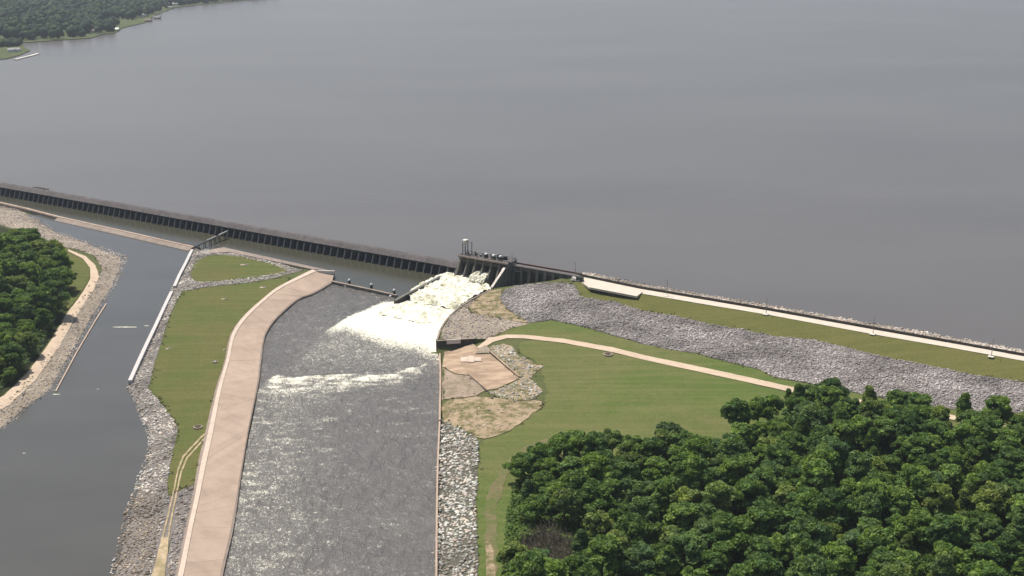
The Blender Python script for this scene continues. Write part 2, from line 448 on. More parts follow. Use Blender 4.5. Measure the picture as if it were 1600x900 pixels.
def wobble(pts, amp, freq=0.15, step=1.5):
    if amp <= 0: return pts
    out = []
    for p in resample(pts, step):
        q = Vector((p.x * freq, p.y * freq, 3.3))
        out.append(p + Vector((noise.fractal(q, 1, 2, 3), noise.fractal(q + Vector((50, 0, 0)), 1, 2, 3), 0)) * amp)
    return out
def fill(poly, step, zf, extra=None):
    """poly: closed world outline; a triangulated sheet with interior points every step"""
    b = resample(poly, step)
    xs = np.array([p.x for p in b]); ys = np.array([p.y for p in b])
    gx, gy = np.meshgrid(np.arange(xs.min(), xs.max(), step), np.arange(ys.min(), ys.max(), step))
    gx = (gx + RNG.uniform(-.25, .25, gx.shape) * step).ravel(); gy = (gy + RNG.uniform(-.25, .25, gy.shape) * step).ravel()
    k = inside([(p.x, p.y) for p in b], gx, gy); gx, gy = gx[k], gy[k]
    v2 = [Vector((p.x, p.y)) for p in b] + [Vector((x, y)) for x, y in zip(gx, gy)]
    n = len(b)
    rr = delaunay_2d_cdt(v2, [(i, (i + 1) % n) for i in range(n)], [list(range(n))], 1, 0.001)
    return [Vector((v.x, v.y, zf(v.x, v.y))) for v in rr[0]], [tuple(f) for f in rr[2]]
OUT = {}
def sheet(name, px, mat, dz, step=4.0, sm=1, wob=0.0, kind='structure', rough=0.0):
    pts = smooth_px(px, sm) if sm else px
    w = wobble([G(x, y) for x, y in pts], wob)
    OUT[name] = w
    zf = (lambda x, y: hz(x, y) + dz) if not rough else (lambda x, y: hz(x, y) + dz + rough * noise.noise(Vector((x * .5, y * .5, 0))))
    v, f = fill(w, step, zf)
    o = link(name, mesh(name, v, f), mat, smooth=True)
    tag(o, kind=kind)
    return o

# ---- stones
_ico = bmesh.new(); bmesh.ops.create_icosphere(_ico, subdivisions=1, radius=1.0)
ICO_V = np.array([v.co[:] for v in _ico.verts]); ICO_F = np.array([[v.index for v in f.verts] for f in _ico.faces]); _ico.free()
KEEP_OFF = []
for px_ in ([(324, 674), (300, 698), (284, 713), (275, 735), (268, 770), (258, 810), (248, 842), (242, 875), (232, 910), (205, 1065), (238, 1065), (260, 905), (266, 860), (272, 810), (279, 770), (287, 735), (297, 715), (330, 680)],
            [(297, 433), (303, 412), (330, 399), (370, 401), (420, 412), (450, 424), (400, 433), (340, 440), (305, 441)]):
    KEEP_OFF.append([(p.x, p.y) for p in (G(x, y) for x, y in px_)])
def scatter(name, poly, density, size, cols, mat, flat=0.65, embed=0.15, kind='stuff', squash=None, zfun=None, label=None):
    xs = np.array([p[0] for p in poly]); ys = np.array([p[1] for p in poly])
    area = 0.5 * abs(np.dot(xs, np.roll(ys, 1)) - np.dot(ys, np.roll(xs, 1)))
    n = int(area * density)
    bx = (xs.max() - xs.min()) * (ys.max() - ys.min())
    m = int(n * bx / max(area, 1))
    x = RNG.uniform(xs.min(), xs.max(), m); y = RNG.uniform(ys.min(), ys.max(), m)
    k = inside([(p[0], p[1]) for p in poly], x, y); 
    for pl_ in KEEP_OFF: k &= ~inside(pl_, x, y)
    x, y = x[k], y[k]
    n = len(x)
    z = np.array([(zfun or hz)(a, b) for a, b in zip(x, y)])
    s = size[0] + (size[1] - size[0]) * RNG.beta(1.3, 2.6, n)
    sc = np.stack([s * RNG.uniform(.75, 1.3, n), s * RNG.uniform(.75, 1.3, n), s * flat * RNG.uniform(.7, 1.25, n)], 1) * 0.5
    jit = RNG.uniform(.78, 1.22, (n, 12, 1))
    v = ICO_V[None] * jit * sc[:, None, :]
    # random rotation
    a = RNG.uniform(0, 6.283, n); t = RNG.normal(0, .35, n)
    ct, st = np.cos(t)[:, None], np.sin(t)[:, None]
    vx, vy, vz = v[..., 0], v[..., 1], v[..., 2]
    vy, vz = vy * ct - vz * st, vy * st + vz * ct
    ca, sa = np.cos(a)[:, None], np.sin(a)[:, None]
    vx, vy = vx * ca - vy * sa, vx * sa + vy * ca
    v = np.stack([vx + x[:, None], vy + y[:, None], vz + (z + sc[:, 2] * (1 - 2 * embed))[:, None]], 2)
    f = ICO_F[None] + (np.arange(n) * 12)[:, None, None]
    pal = np.array(cols); c = pal[RNG.integers(0, len(pal), n)] * RNG.uniform(.8, 1.18, (n, 1))
    lo = np.array([noise.fractal(Vector((a * .035, b * .07, 2.2)), .9, 2.1, 4) for a, b in zip(x, y)])
    c = c * np.clip(1 + lo * .7, .55, 1.5)[:, None]
    return rawmesh(name, v.reshape(-1, 3), f.reshape(-1, 3), np.repeat(c, 12, 0), mat, kind)
def rawmesh(name, v, f, c, mat, kind=None, parent=None):
    me = bpy.data.meshes.new(name)
    me.vertices.add(len(v)); me.vertices.foreach_set('co', v.astype(np.float32).ravel())
    me.loops.add(f.size); me.loops.foreach_set('vertex_index', f.astype(np.int32).ravel())
    me.polygons.add(len(f)); me.polygons.foreach_set('loop_start', np.arange(0, f.size, f.shape[1], dtype=np.int32))
    me.update(calc_edges=True)
    if c is not None:
        at = me.color_attributes.new('col', 'FLOAT_COLOR', 'POINT')
        at.data.foreach_set('color', np.concatenate([c, np.ones((len(c), 1))], 1).astype(np.float32).ravel())
    o = link(name, me, mat, parent)
    if kind: o['kind'] = kind
    return o
GREY = [(.39, .355, .335), (.34, .308, .29), (.47, .43, .405), (.23, .207, .196), (.37, .336, .316), (.29, .26, .247)]
TAN = [(.54, .46, .37), (.44, .37, .3), (.66, .58, .48), (.3, .25, .2), (.58, .5, .43)]
PALE = [(.55, .53, .47), (.45, .44, .38), (.62, .6, .54), (.3, .31, .25), (.5, .47, .42)]
BROWN = [(.25, .2, .15), (.33, .27, .2), (.17, .138, .105), (.42, .36, .285)]

# ------------------------------------------------------------------ right bank: ground cover
sheet('field', [(800, 541), (830, 531), (880, 537), (958, 551), (1085, 580), (1220, 611), (1380, 641), (1600, 681), (2000, 770), (1700, 760), (1300, 700), (1000, 745), (850, 780), (808, 830), (795, 930), (790, 1100), (750, 1100), (747, 900), (746, 800), (748, 720), (751, 690), (785, 684), (825, 655), (855, 628), (852, 600), (845, 580), (830, 560)], M['field'], 0.12, 5, 1, 2.2)
sheet('grass_strip', [(770, 528), (800, 513), (829, 505), (862, 501), (910, 511), (1000, 537), (1085, 553), (1185, 578), (1210, 591), (1300, 608), (1437, 635), (1597, 654), (1597, 672), (1432, 639), (1300, 620), (1160, 589), (1010, 557), (880, 530), (820, 524), (792, 523)], M['field'], 0.12, 5, 0, .5)
sheet('berm', road_low[:9] + [(1700, 617), (1595, 597), (1525, 587), (1450, 572), (1400, 562), (1335, 547), (1275, 532), (1210, 526), (1160, 515), (1110, 507), (1060, 495), (1000, 485), (960, 472), (907, 465), (902, 450)], M['berm'], 0.15, 4, 0, 1.4)
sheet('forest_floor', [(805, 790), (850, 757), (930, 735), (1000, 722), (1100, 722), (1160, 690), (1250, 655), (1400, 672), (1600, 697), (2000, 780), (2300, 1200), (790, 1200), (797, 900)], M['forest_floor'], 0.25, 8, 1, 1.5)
rd = sheet('dirt_road', [(745, 543), (764, 528.5), (792, 523.5), (820, 524), (880, 530), (958, 543.5), (1010, 556.5), (1085, 572), (1160, 588), (1222, 602), (1300, 618), (1380, 631), (1432, 638), (1567, 665), (1700, 692), (1700, 700), (1567, 672.5), (1432, 645), (1380, 639), (1300, 627), (1222, 610), (1160, 596.5), (1085, 580), (1010, 564), (958, 551), (880, 536.5), (820, 529.5), (792, 529), (770, 535), (752, 547)], M['dirt'], 0.3, 4, 0, .25)
sheet('embankment_rubble', rip_up[:14] + [(1700, 672)] + rip_low[:16][::-1] + [(803, 491), (788, 480), (781, 467), (787, 455), (806, 447), (852, 442), (880, 442), (897, 446)], M['gravel_grey'], 0.2, 3, 0, .8)
scatter('riprap', OUT['embankment_rubble'], 1.9, (0.5, 1.5), GREY, M['stone'], flat=.8)
sheet('bare_earth', [(772, 452), (786, 453), (780, 466), (787, 480), (802, 491), (829, 504), (815, 505), (790, 499), (765, 494), (735, 490), (730, 482), (744, 466)], M['sand'], 0.25, 3, 1, 1.0)
scatter('riprap', OUT['bare_earth'], 0.08, (0.5, 1.4), TAN, M['stone'])
sheet('lower_rubble', [(745, 466), (730, 482), (735, 490), (765, 494), (790, 499), (815, 505), (828, 506), (800, 513), (768, 527), (748, 533), (742, 530), (690, 530), (691, 516), (702, 498), (720, 481)], M['gravel_tan'], 0.22, 3, 0, .4)
scatter('riprap', OUT['lower_rubble'], 0.9, (0.5, 1.4), GREY + TAN[:2] + BROWN[:1], M['stone'])
sheet('apron_slope', [(739, 537), (694, 550.5), (691, 574), (710, 584), (734, 587), (761, 610), (778, 607.5), (811, 592), (766, 554), (743, 554.5), (748, 546)], M['apron'], 0.3, 2, 0, 0)
sheet('silt_bank', [(690, 576), (710, 585.5), (733, 588), (760, 611), (745, 619), (700, 624), (690, 626)], M['mud'], 0.3, 2.5, 0, .5)
scatter('riprap', OUT['silt_bank'], 0.12, (0.4, 1.2), BROWN, M['stone'])
sheet('rubble_heap', [(744, 553), (749, 545), (759, 540), (766, 547), (765, 552)], M['gravel_tan'], 0.4, 1.5, 0, .2)
scatter('riprap', OUT['rubble_heap'], 0.9, (0.5, 1.3), BROWN, M['stone'])
sheet('drain_rubble', [(765, 543), (785, 538), (800, 541), (812, 556), (838, 570), (852, 572), (838, 580), (830, 594), (848, 610), (838, 624), (800, 628), (775, 622), (765, 613), (780, 609), (812, 593), (770, 556)], M['sand'], 0.28, 2.5, 0, .8)
scatter('riprap', OUT['drain_rubble'], 0.6, (0.6, 1.7), PALE + GREY[:2], M['stone'])
sheet('sandy_bank', [(690, 626), (745, 620), (775, 622), (800, 628), (838, 625), (852, 630), (825, 654), (785, 682), (750, 688), (722, 672), (690, 662)], M['sand'], 0.26, 3, 1, 1.2)
scatter('riprap', OUT['sandy_bank'], 0.10, (0.5, 1.3), TAN + BROWN, M['stone'])
sheet('shore_rubble', [(687, 657), (722, 670), (746, 686), (747, 720), (744, 800), (747, 900), (750, 1000), (680, 1000), (681, 900), (682, 830), (684, 720)], M['gravel_dark'], 0.2, 3, 0, .5)
scatter('riprap', OUT['shore_rubble'], 0.72, (0.7, 2.1), PALE + TAN[:2], M['stone'], zfun=lambda x, y: max(hz(x, y), -0.2))
sheet('worn_grass', [(759, 900), (757, 840), (760, 790), (766, 760), (785, 728), (812, 703), (845, 688), (880, 680), (884, 686), (850, 697), (820, 714), (796, 738), (782, 765), (777, 800), (776, 845), (779, 900)], M['worn'], 0.24, 3, 1, 1.2)
sheet('worn_track', [(759, 848), (768, 845), (775, 900), (782, 1000), (766, 1000), (760, 900)], M['sand'], 0.4, 3, 0, .5)
sheet('lakeside_rubble', [(905, 430.5), (1000, 449), (1200, 483), (1364, 512.5), (1595, 553.5), (1700, 572), (1700, 556), (1595, 537), (1364, 496), (1200, 465), (1000, 432), (908, 420)], M['gravel_tan'], 0.2, 4, 0, .5)
scatter('riprap', OUT['lakeside_rubble'], 0.55, (0.7, 1.9), TAN + GREY[:2], M['stone'])
sheet('crest_road', road_up[:9] + road_low[:9][::-1], M['road'], 0.3, 5, 0, 0)

# ------------------------------------------------------------------ left bank and peninsula: ground cover
sheet('left_bank_rubble', [(-60, 705), (10, 672), (50, 635), (85, 612), (117, 552), (147, 501), (165, 473), (180, 450), (198, 412), (201, 403), (150, 384), (92, 364), (66, 347), (40, 334), (20, 325), (0, 321), (-60, 309), (-60, 345), (0, 352), (50, 366), (80, 378), (105, 387), (125, 392), (148, 400), (160, 420), (150, 445), (130, 471), (112, 497), (90, 537), (54, 588), (14, 628), (-60, 670)], M['gravel_tan'], 0.2, 3, 0, .5)
scatter('riprap', OUT['left_bank_rubble'], 1.0, (0.4, 1.35), TAN + GREY[:2], M['stone'], zfun=lambda x, y: max(hz(x, y), -0.2))
sheet('bank_path', [(-60, 676), (16, 634), (58, 592), (94, 541), (116, 500), (134, 473), (147, 453), (155, 433), (149, 415), (134, 401), (105, 390), (108, 394), (130, 405), (141, 420), (141, 436), (133, 452), (122, 468), (103, 493), (82, 530), (46, 580), (8, 618), (-60, 655)], M['dirt'], 0.4, 3, 0, .3)
sheet('bank_grass', [(108, 395), (130, 406), (140, 422), (139, 436), (131, 452), (120, 468), (100, 490), (60, 470), (60, 400)], M['lawn'], 0.3, 4, 0, .4)
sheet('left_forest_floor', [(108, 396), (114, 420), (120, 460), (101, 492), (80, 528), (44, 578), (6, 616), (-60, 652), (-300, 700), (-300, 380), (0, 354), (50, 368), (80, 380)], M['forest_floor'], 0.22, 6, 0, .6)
sheet('upper_lawn', [(297, 433), (300, 415), (310, 404), (330, 398), (370, 400), (420, 411), (455, 423), (430, 431), (400, 434), (340, 440), (305, 441)], M['lawn'], 0.25, 2.5, 1, .9)
sheet('lower_lawn', [(285, 456), (330, 449), (385, 443), (425, 437), (455, 434), (437, 450), (412, 469), (384, 494), (367, 516), (359, 535), (353, 566), (338, 613), (323, 676), (312, 723), (303, 757), (283, 764), (262, 775), (262, 757), (267, 725), (275, 690), (279, 668), (262, 640), (234, 607), (243, 570), (262, 507), (276, 474)], M['lawn'], 0.25, 2.5, 0, 1.1)
sheet('peninsula_rubble', [(300, 391), (268, 453), (240, 516), (198, 607), (206, 625), (217, 650), (233, 690), (226, 722), (211, 760), (197, 800), (187, 840), (177, 880), (165, 930), (130, 1060), (215, 1060), (245, 930), (262, 860), (285, 766), (262, 776), (261, 757), (266, 725), (274, 690), (278, 668), (261, 641), (231, 607), (241, 570), (260, 507), (274, 474), (284, 456), (325, 448.5), (385, 442), (425, 436), (440, 431), (475, 422), (455, 418), (420, 407), (370, 396), (340, 390)], M['gravel_grey'], 0.15, 3, 0, .4)
upl = [G(x, y) for x, y in [(297, 433), (303, 412), (330, 399), (370, 401), (420, 412), (450, 424), (400, 433), (340, 440), (305, 441)]]
def pen_z(x, y):
    if inside([(p.x, p.y) for p in upl], np.array([x]), np.array([y]))[0]: return -6.0
    return max(hz(x, y), -0.2)
lowr = [G(x, y) for x, y in [(214, 765), (232, 770), (255, 778), (250, 820), (240, 870), (225, 930), (200, 1040), (150, 1040), (176, 900), (196, 800)]]
KEEP_OFF.append([(p.x, p.y) for p in lowr])
scatter('riprap', OUT['peninsula_rubble'], 1.1, (0.5, 1.6), PALE[:3] + TAN + GREY[:1], M['stone'], zfun=pen_z)
KEEP_OFF.pop()
sheet('side_rubble', [(284, 766), (302, 758), (303, 776), (292, 826), (276, 898), (255, 980), (240, 1060), (225, 1060), (250, 930), (264, 860), (275, 800)], M['gravel_grey'], 0.2, 3, 0, .4)
scatter('riprap', OUT['side_rubble'], 1.1, (0.5, 1.5), GREY + BROWN, M['stone'])
scatter('riprap', lowr, 1.3, (0.5, 1.4), BROWN, M['stone'], zfun=lambda x, y: max(hz(x, y), -0.2))
for side, pxs in (('L', [(320, 678), (302, 697), (287, 713), (278, 735), (271, 770), (262, 810), (253, 845)]), ('R', [(324, 681), (307, 700), (293, 715), (283, 738), (276, 770), (268, 810), (262, 845)])):
    w = 1.2
    poly = [(x - w, y) for x, y in pxs] + [(x + w, y + 1) for x, y in pxs[::-1]]
    sheet('wheel_track', poly, M['track'], 0.38, 2, 0, .15)
sheet('dirt_track', [(252, 842), (263, 840), (262, 870), (257, 905), (245, 980), (235, 1060), (210, 1060), (225, 980), (236, 905), (246, 870)], M['track'], 0.42, 2, 0, .3)

# ------------------------------------------------------------------ water
def flat_water(name, px, z, mat, label=None):
    pts = [P(x, y, z) if not isinstance(x, Vector) else x for x, y in px]
    rr = delaunay_2d_cdt([Vector((p.x, p.y)) for p in pts], [], [list(range(len(pts)))], 1, 0.001)
    o = link(name, mesh(name, [(v.x, v.y, z) for v in rr[0]], [tuple(f) for f in rr[2]]), mat)
    return tag(o, kind='structure')
lk = [D(UG0, -7.4, 0), D(-2200, -7.4, 0)]
lake_pts = lk + [Vector((-30000, 9000, 0)), Vector((-30000, 38000, 0)), Vector((30000, 38000, 0)), Vector((30000, -3000, 0)), ru[-1] + EN * 5, ru[6] + EN * 5, ru[0] + EN * 5, D(UG0 + 40, -7.4, 0)]
rr = delaunay_2d_cdt([Vector((p.x, p.y)) for p in lake_pts], [], [list(range(len(lake_pts)))], 1, 0.001)
tag(link('lake', mesh('lake', [(v.x, v.y, LAKE_Z) for v in rr[0]], [tuple(f) for f in rr[2]]), M['lake']), kind='structure')
flat_water('side_channel_water', [(-300, 318), (66, 336), (303, 386), (330, 396), (300, 470), (262, 570), (262, 640), (262, 700), (240, 800), (220, 900), (190, 1060), (100, 1400), (-900, 1400), (-700, 900), (-400, 700), (-60, 600), (60, 480), (100, 420), (60, 380), (-300, 340)], 0.0, M['side'])
# pool behind the weirs
uL = ucoord(P(-250, 270, 0))
pool_pts = [D(uL, -3, 0), D(UG0 + 8, -3, 0), P(690, 433, POOL_Z), P(620, 470, POOL_Z), P(616, 461.5, POOL_Z), P(521, 440, POOL_Z), P(500, 432, POOL_Z), P(420, 412, POOL_Z), P(325, 393, POOL_Z), P(303, 384, POOL_Z), P(66, 333, POOL_Z), P(-250, 268 + 0, POOL_Z)]
rr = delaunay_2d_cdt([Vector((p.x, p.y)) for p in pool_pts], [], [list(range(len(pool_pts)))], 1, 0.001)
tag(link('stilling_pool_water', mesh('pool', [(v.x, v.y, POOL_Z) for v in rr[0]], [tuple(f) for f in rr[2]]), M['pool']), kind='structure')

# river below the weir, dense mesh with waves, foam and painted sun sparkle
def seg_d(px, py, a, b):
    ax, ay = a; bx, by = b; dx, dy = bx - ax, by - ay
    t = np.clip(((px - ax) * dx + (py - ay) * dy) / (dx * dx + dy * dy), 0, 1)
    return np.hypot(px - ax - t * dx, py - ay - t * dy), t
def river():
    px = [(521, 440), (617, 462), (617, 472), (690, 436), (775, 446)] + riv_right[:12] + [(680, 1000), (326, 1000)] + [q for q in chute_toe[:14]][::-1]
    poly = [P(x, y, 0) for x, y in px]
    v, f = fill(poly, 1.15, lambda x, y: 0.0)
    A = np.array([(p.x, p.y) for p in v])
    zc = A[:, 1] * CP + CAM_H * SP; yc = A[:, 1] * SP - CAM_H * CP
    X, Y = 800 + FPX * A[:, 0] / zc, 450 - FPX * yc / zc
    foam = np.zeros(len(A)); amp = np.full(len(A), 0.16)
    # fan below the second drop
    top = np.interp(X, [480, 545, 600, 660, 700], [534, 497, 480, 480, 484])
    bot = np.interp(X, [480, 540, 600, 650, 690], [540, 510, 509, 513, 522])
    t = (Y - top) / np.maximum(bot - top, 1)
    fan = np.where((X > 490) & (t > -0.4), np.clip(1.12 - np.clip(t, 0, 9) * 0.42, 0, 1) * np.clip((X - 500) / 95, 0, 1) ** .7, 0)
    fan = np.where(t < 0, fan * np.clip(1 + t * 2.5, 0, 1), fan)
    foam = np.maximum(foam, fan)
    foam = np.maximum(foam, np.where((X > 690) & (Y < 485), 1.0, 0))
    # streaked water between
    mid = np.clip((X - 470 + (Y - 520) * 1.2) / 60, 0, 1) * np.clip((640 - Y) / 90, 0, 1) * np.clip((Y - 490) / 20, 0, 1) * 0.17
    foam = np.maximum(foam, mid)
    # standing wave
    ridge = np.interp(X, [405, 425, 500, 560, 620, 655, 664], [604, 592, 591, 586, 583, 577, 570])
    e = np.clip((X - 408) / 22, 0, 1) * np.clip((672 - X) / 12, 0, 1)
    below = Y - ridge
    w = np.where(below < 0, np.exp(-(below / 3.0) ** 2), np.exp(-below / np.interp(X, [410, 600, 665], [30, 17, 6]))) * e
    brk = np.array([noise.fractal(Vector((x * .12, y * .3, 5.5)), .9, 2.1, 4) for x, y in A])
    foam = np.maximum(foam, np.minimum(w * 1.5, 1) * np.clip(0.285 + brk * .26, 0.08, 0.45))
    tail = np.exp(-np.clip(below, 0, 999) / 120) * (below > 0) * np.clip((620 - X) / 170, 0, 1) * e ** .3
    foam = np.maximum(foam, tail * 0.22)
    foam = np.maximum(foam, 0.03 + 0.14 * np.clip(brk, 0, 1) + 0.10 * np.clip((560 - X) / 120, 0, 1) * (Y > 600))  # whitecap flecks, with sun sparkle painted in on the lower left
    lift = np.exp(-((below + 1) / 5.0) ** 2) * e * np.clip(.3 + brk * .9, 0, 1.2)
    n1 = np.array([noise.fractal(Vector((x * .22, y * .22, 1.7)), 0.9, 2.1, 4) for x, y in A])
    n2 = np.array([noise.noise(Vector((x * .8, y * .8, 7.1))) for x, y in A])
    edge_y = np.clip((Y - 438) / 20, 0, 1)
    amp = 0.27 + 0.5 * np.clip(foam, 0, 1) + 0.12 * np.clip((Y - 600) / 200, 0, 1)
    zz = n1 * amp + n2 * amp * 0.35 + lift
    vv = [(A[i, 0], A[i, 1], zz[i]) for i in range(len(A))]
    me = mesh('river', vv, f)
    at = me.attributes.new('foam', 'FLOAT', 'POINT'); at.data.foreach_set('value', foam.astype(np.float32))
    o = link('river', me, M['river'], smooth=True); tag(o, kind='structure')
river()
flat_water('river_downstream_water', [(326, 1000), (680, 1000), (679, 1100), (678, 1400), (250, 1400), (310, 1100)], 0.0, M['side'])

def white_water(px, zfun, step, amp, label, name='white_water'):
    poly = [P(x, y, 2.0) for x, y in px]
    poly = wobble(poly, 0.9, .3, 1.2)
    v, f = fill(poly, step, lambda x, y: 0.0)
    out = []
    for p in v:
        q = proj((p.x, p.y, 2.0))
        base, a = zfun(*q)
        n = noise.fractal(Vector((p.x * .28, p.y * .28, 4.2)), .85, 2.1, 5)
        n2 = 1 - abs(noise.noise(Vector((p.x * .6, p.y * .6, 9.2)))) * 2
        out.append((p.x, p.y, base + (n * 1.0 + n2 * .28) * amp * a))
    o = link(name, mesh(name, out, f), M['foam'], smooth=True)
    return tag(o, label, None, None, 'stuff')
white_water([(636, 460), (645, 451), (668, 440), (690, 431), (712, 427), (735, 433), (752, 437), (760, 445), (767, 451), (740, 464), (720, 476), (712, 481), (690, 476), (665, 473), (645, 470)],
            lambda x, y: (2.4 + 1.0 * max(0, min(1, (450 - y) / 20)) - (1.6 if y > np.interp(x, [630, 660, 712], [464, 470, 478]) else 0), 1.0), 0.8, 1.25, 'boiling white water between the training walls below the gates')
white_water([(618, 472), (638, 467), (662, 472), (700, 479), (713, 481), (703, 494), (692, 508), (670, 503), (645, 497), (618, 492), (598, 489), (590, 487), (600, 479)],
            lambda x, y: (0.75 * max(0, min(1, (500 - y) / 20)) + 0.02, 0.6 * max(0.12, min(1, (506 - y) / 20))), 0.9, 0.8, 'smooth white fan of fast water spreading below the drop')

# ------------------------------------------------------------------ spillway dam with buttresses
dam = empty('spillway_dam', D(0, 0, 0), 'long dark concrete overflow dam with a row of buttresses along the lake', 'dam')
BAY = (P(598, 417.5) - P(360.6, 373.8)).length / 22.9
CREST, LIP = 10.5, 7.5
prof = [(-7.9, 10.2), (-7.2, CREST), (-6.2, CREST), (-4.8, 9.7), (-3.2, 8.2), (-2.4, LIP), (-2.6, LIP - .5), (-3.6, 7.6), (-5.2, 9.1), (-6.6, 9.8), (-7.6, 9.6)]
nb = int((UG0 - (uL)) / BAY)
u0 = UG0 - nb * BAY
slab = MB(); n = len(prof)
seg_len = BAY * 4
for k in range(0, nb, 4):
    a, b = UG0 - k * BAY, UG0 - min(nb, k + 4) * BAY
    dz = random.uniform(-.05, .05)
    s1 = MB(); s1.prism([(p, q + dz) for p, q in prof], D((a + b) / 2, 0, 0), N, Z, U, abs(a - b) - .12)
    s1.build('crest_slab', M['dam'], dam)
face = MB(); face.prism([(-7.6, 9.6), (-7.1, 9.7), (-16.0, -3), (-17, -3)], D((UG0 + u0) / 2, 0, 0), N, Z, U, UG0 - u0)
face.build('upstream_slab', M['bay_shade'], dam)
bm_ = MB(); bm_.prism([(-0.2, -3), (-0.2, 0.3), (-2.7, LIP - .45), (-7.0, LIP + .6), (-12, -3)], D(0, 0, 0), N, Z, U, 1.0)
strut = MB(); strut.prism([(-5.4, 2.6), (-5.0, 2.6), (-5.0, 3.4), (-5.4, 3.4)], D(BAY / 2, 0, 0), N, Z, U, BAY - 1.1)
bme = bm_.mesh('buttress'); bme.materials.append(M['buttress'])
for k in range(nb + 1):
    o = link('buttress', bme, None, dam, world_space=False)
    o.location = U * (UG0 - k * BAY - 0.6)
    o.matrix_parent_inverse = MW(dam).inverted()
M_dark = M['buttress']
def _panel_tone(m):
    nt_ = m.node_tree; b = nt_.nodes['Principled BSDF']; src = b.inputs['Base Color'].links[0].from_socket
    oi = nt_.nodes.new('ShaderNodeObjectInfo'); rp = nt_.nodes.new('ShaderNodeValToRGB')
    rp.color_ramp.elements[0].color = (.93, .925, .92, 1); rp.color_ramp.elements[1].color = (1.04, 1.04, 1.04, 1)
    mx = nt_.nodes.new('ShaderNodeMix'); mx.data_type = 'RGBA'; mx.blend_type = 'MULTIPLY'; mx.inputs[0].default_value = 1
    L = nt_.links; L.new(oi.outputs['Random'], rp.inputs[0]); L.new(src, mx.inputs[6]); L.new(rp.outputs[0], mx.inputs[7]); L.new(mx.outputs[2], b.inputs['Base Color'])
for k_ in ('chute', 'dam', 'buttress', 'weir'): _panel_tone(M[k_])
# a log jam on the crest
lj = empty('driftwood', P(62, 294.5, 10.6), 'dark driftwood caught on the dam crest near its far end', 'driftwood')
for k in range(9):
    c = P(56 + k * 2.4, 292.8 + k * .42, 10.8) ; a = random.uniform(-.5, .5)
    d = (U + N * a).normalized() * random.uniform(1.5, 3.2)
    t_ = MB(); t_.tube(c - d, c + d + Z * random.uniform(-.2, .9), random.uniform(.3, .55), .2, 7); t_.build('log', M['rust'] if k % 3 else M['black'], lj)

# ------------------------------------------------------------------ gate structure
g0 = P(719, 399, 15.3); ug = ucoord(g0); g1 = P(789, 413.5, 15.3); ue = ucoord(g1)
gn = (g0 - B2).dot(N)
def Gt(u, n, z): return B2 + U * (ug + u) + N * (gn + n) + Z * z
LG = ue - ug; BG = LG / 6
gate = empty('gate_structure', Gt(0, 0, 0), 'grey concrete spillway gate house with sloping piers and machinery on top', 'gate house')
pier_prof = [(-9, -2), (-9, 15.0), (0, 15.0), (0.6, 12.5), (6.6, 2.2), (7.6, -2)]
for k in range(7):
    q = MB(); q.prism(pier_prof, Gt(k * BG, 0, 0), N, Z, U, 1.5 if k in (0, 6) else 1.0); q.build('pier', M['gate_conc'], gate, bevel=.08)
for k in range(6):
    lift = (0, 0, 3.4, 3.0, 0, 0)[k]
    gt = empty('gate', Gt((k + .5) * BG, -1.5, lift), None, None); gt.parent = gate; gt.matrix_parent_inverse = MW(gate).inverted()
    q = MB(); q.prism([(-2.5, 1 + lift), (-2.5, 11.6), (-2.1, 11.6), (-1.4, 6.5 + lift * .5), (-1.6, 1 + lift)], Gt((k + .5) * BG, 0, 0), N, Z, U, BG - 1.1); q.build('gate_leaf', M['gate_steel'], gt)
    for j in range(3):
        q = MB(); q.prism([(-1.9, 4.2 + lift * .6 + j * 2.2), (-1.0, 4.2 + lift * .6 + j * 2.2), (-1.0, 4.5 + lift * .6 + j * 2.2), (-1.9, 4.5 + lift * .6 + j * 2.2)], Gt((k + .5) * BG, 0, 0), N, Z, U, BG - 1.15); q.build('rib', M['gate_steel'], gt)
    q = MB(); q.prism([(-1.2, 11.7), (.2, 11.7), (.2, 13.6), (-1.2, 13.6)], Gt((k + .5) * BG, 0, 0), N, Z, U, BG - 1.06); q.build('breast_wall', M['shaded_wall'], gate)
q = MB(); q.prism([(-9.5, 15.02), (0.9, 15.02), (0.9, 15.6), (-9.5, 15.6)], Gt(LG / 2, 0, 0), N, Z, U, LG + 1.8); q.build('deck', M['dam'], gate, bevel=.06)
q = MB(); q.prism([(.92, 14.7), (1.5, 14.7), (1.5, 15.75), (.92, 15.75)], Gt(LG / 2, 0, 0), N, Z, U, LG + 1.8); q.build('deck_beam', M['weir'], gate)
for k in range(7):
    cl_ = MB(); cl_.box(tuple(Gt(k * BG + .4, -7.6, 16.5)), (.5, .5, 1.8), math.atan2(U.y, U.x)); cl_.box(tuple(Gt(k * BG + .4, -1.0, 16.1)), (.9, .7, 1.0), math.atan2(U.y, U.x)); cl_.build('bollard_box', M['gate_steel'] if k % 2 else M['steel'], gate)
bx_ = MB(); bx_.tube(Gt(5, -6.5, 17.3), Gt(27, -6.5, 17.3), .22, n=8); bx_.build('drive_shaft', M['steel'], gate)
mp_ = MB(); mp_.tube(Gt(LG + .6, -4, 15.6), Gt(LG + .6, -4, 21.5), .16, .1, 7); mp_.build('light_mast', M['steel'], gate)
for n_ in (0.7, -9.3):
    rl = MB()
    for z_ in (16.2, 16.7): rl.tube(Gt(-.7, n_, z_), Gt(LG + .7, n_, z_), .07, n=6)
    for k in range(15): rl.tube(Gt(-.7 + k * (LG + 1.4) / 14, n_, 15.6), Gt(-.7 + k * (LG + 1.4) / 14, n_, 16.75), .07, n=6)
    rl.build('railing', M['steel'], gate)
tw = empty('hoist_tower', Gt(1.4, -4, 15.6), None, None); tw.parent = gate; tw.matrix_parent_inverse = MW(gate).inverted()
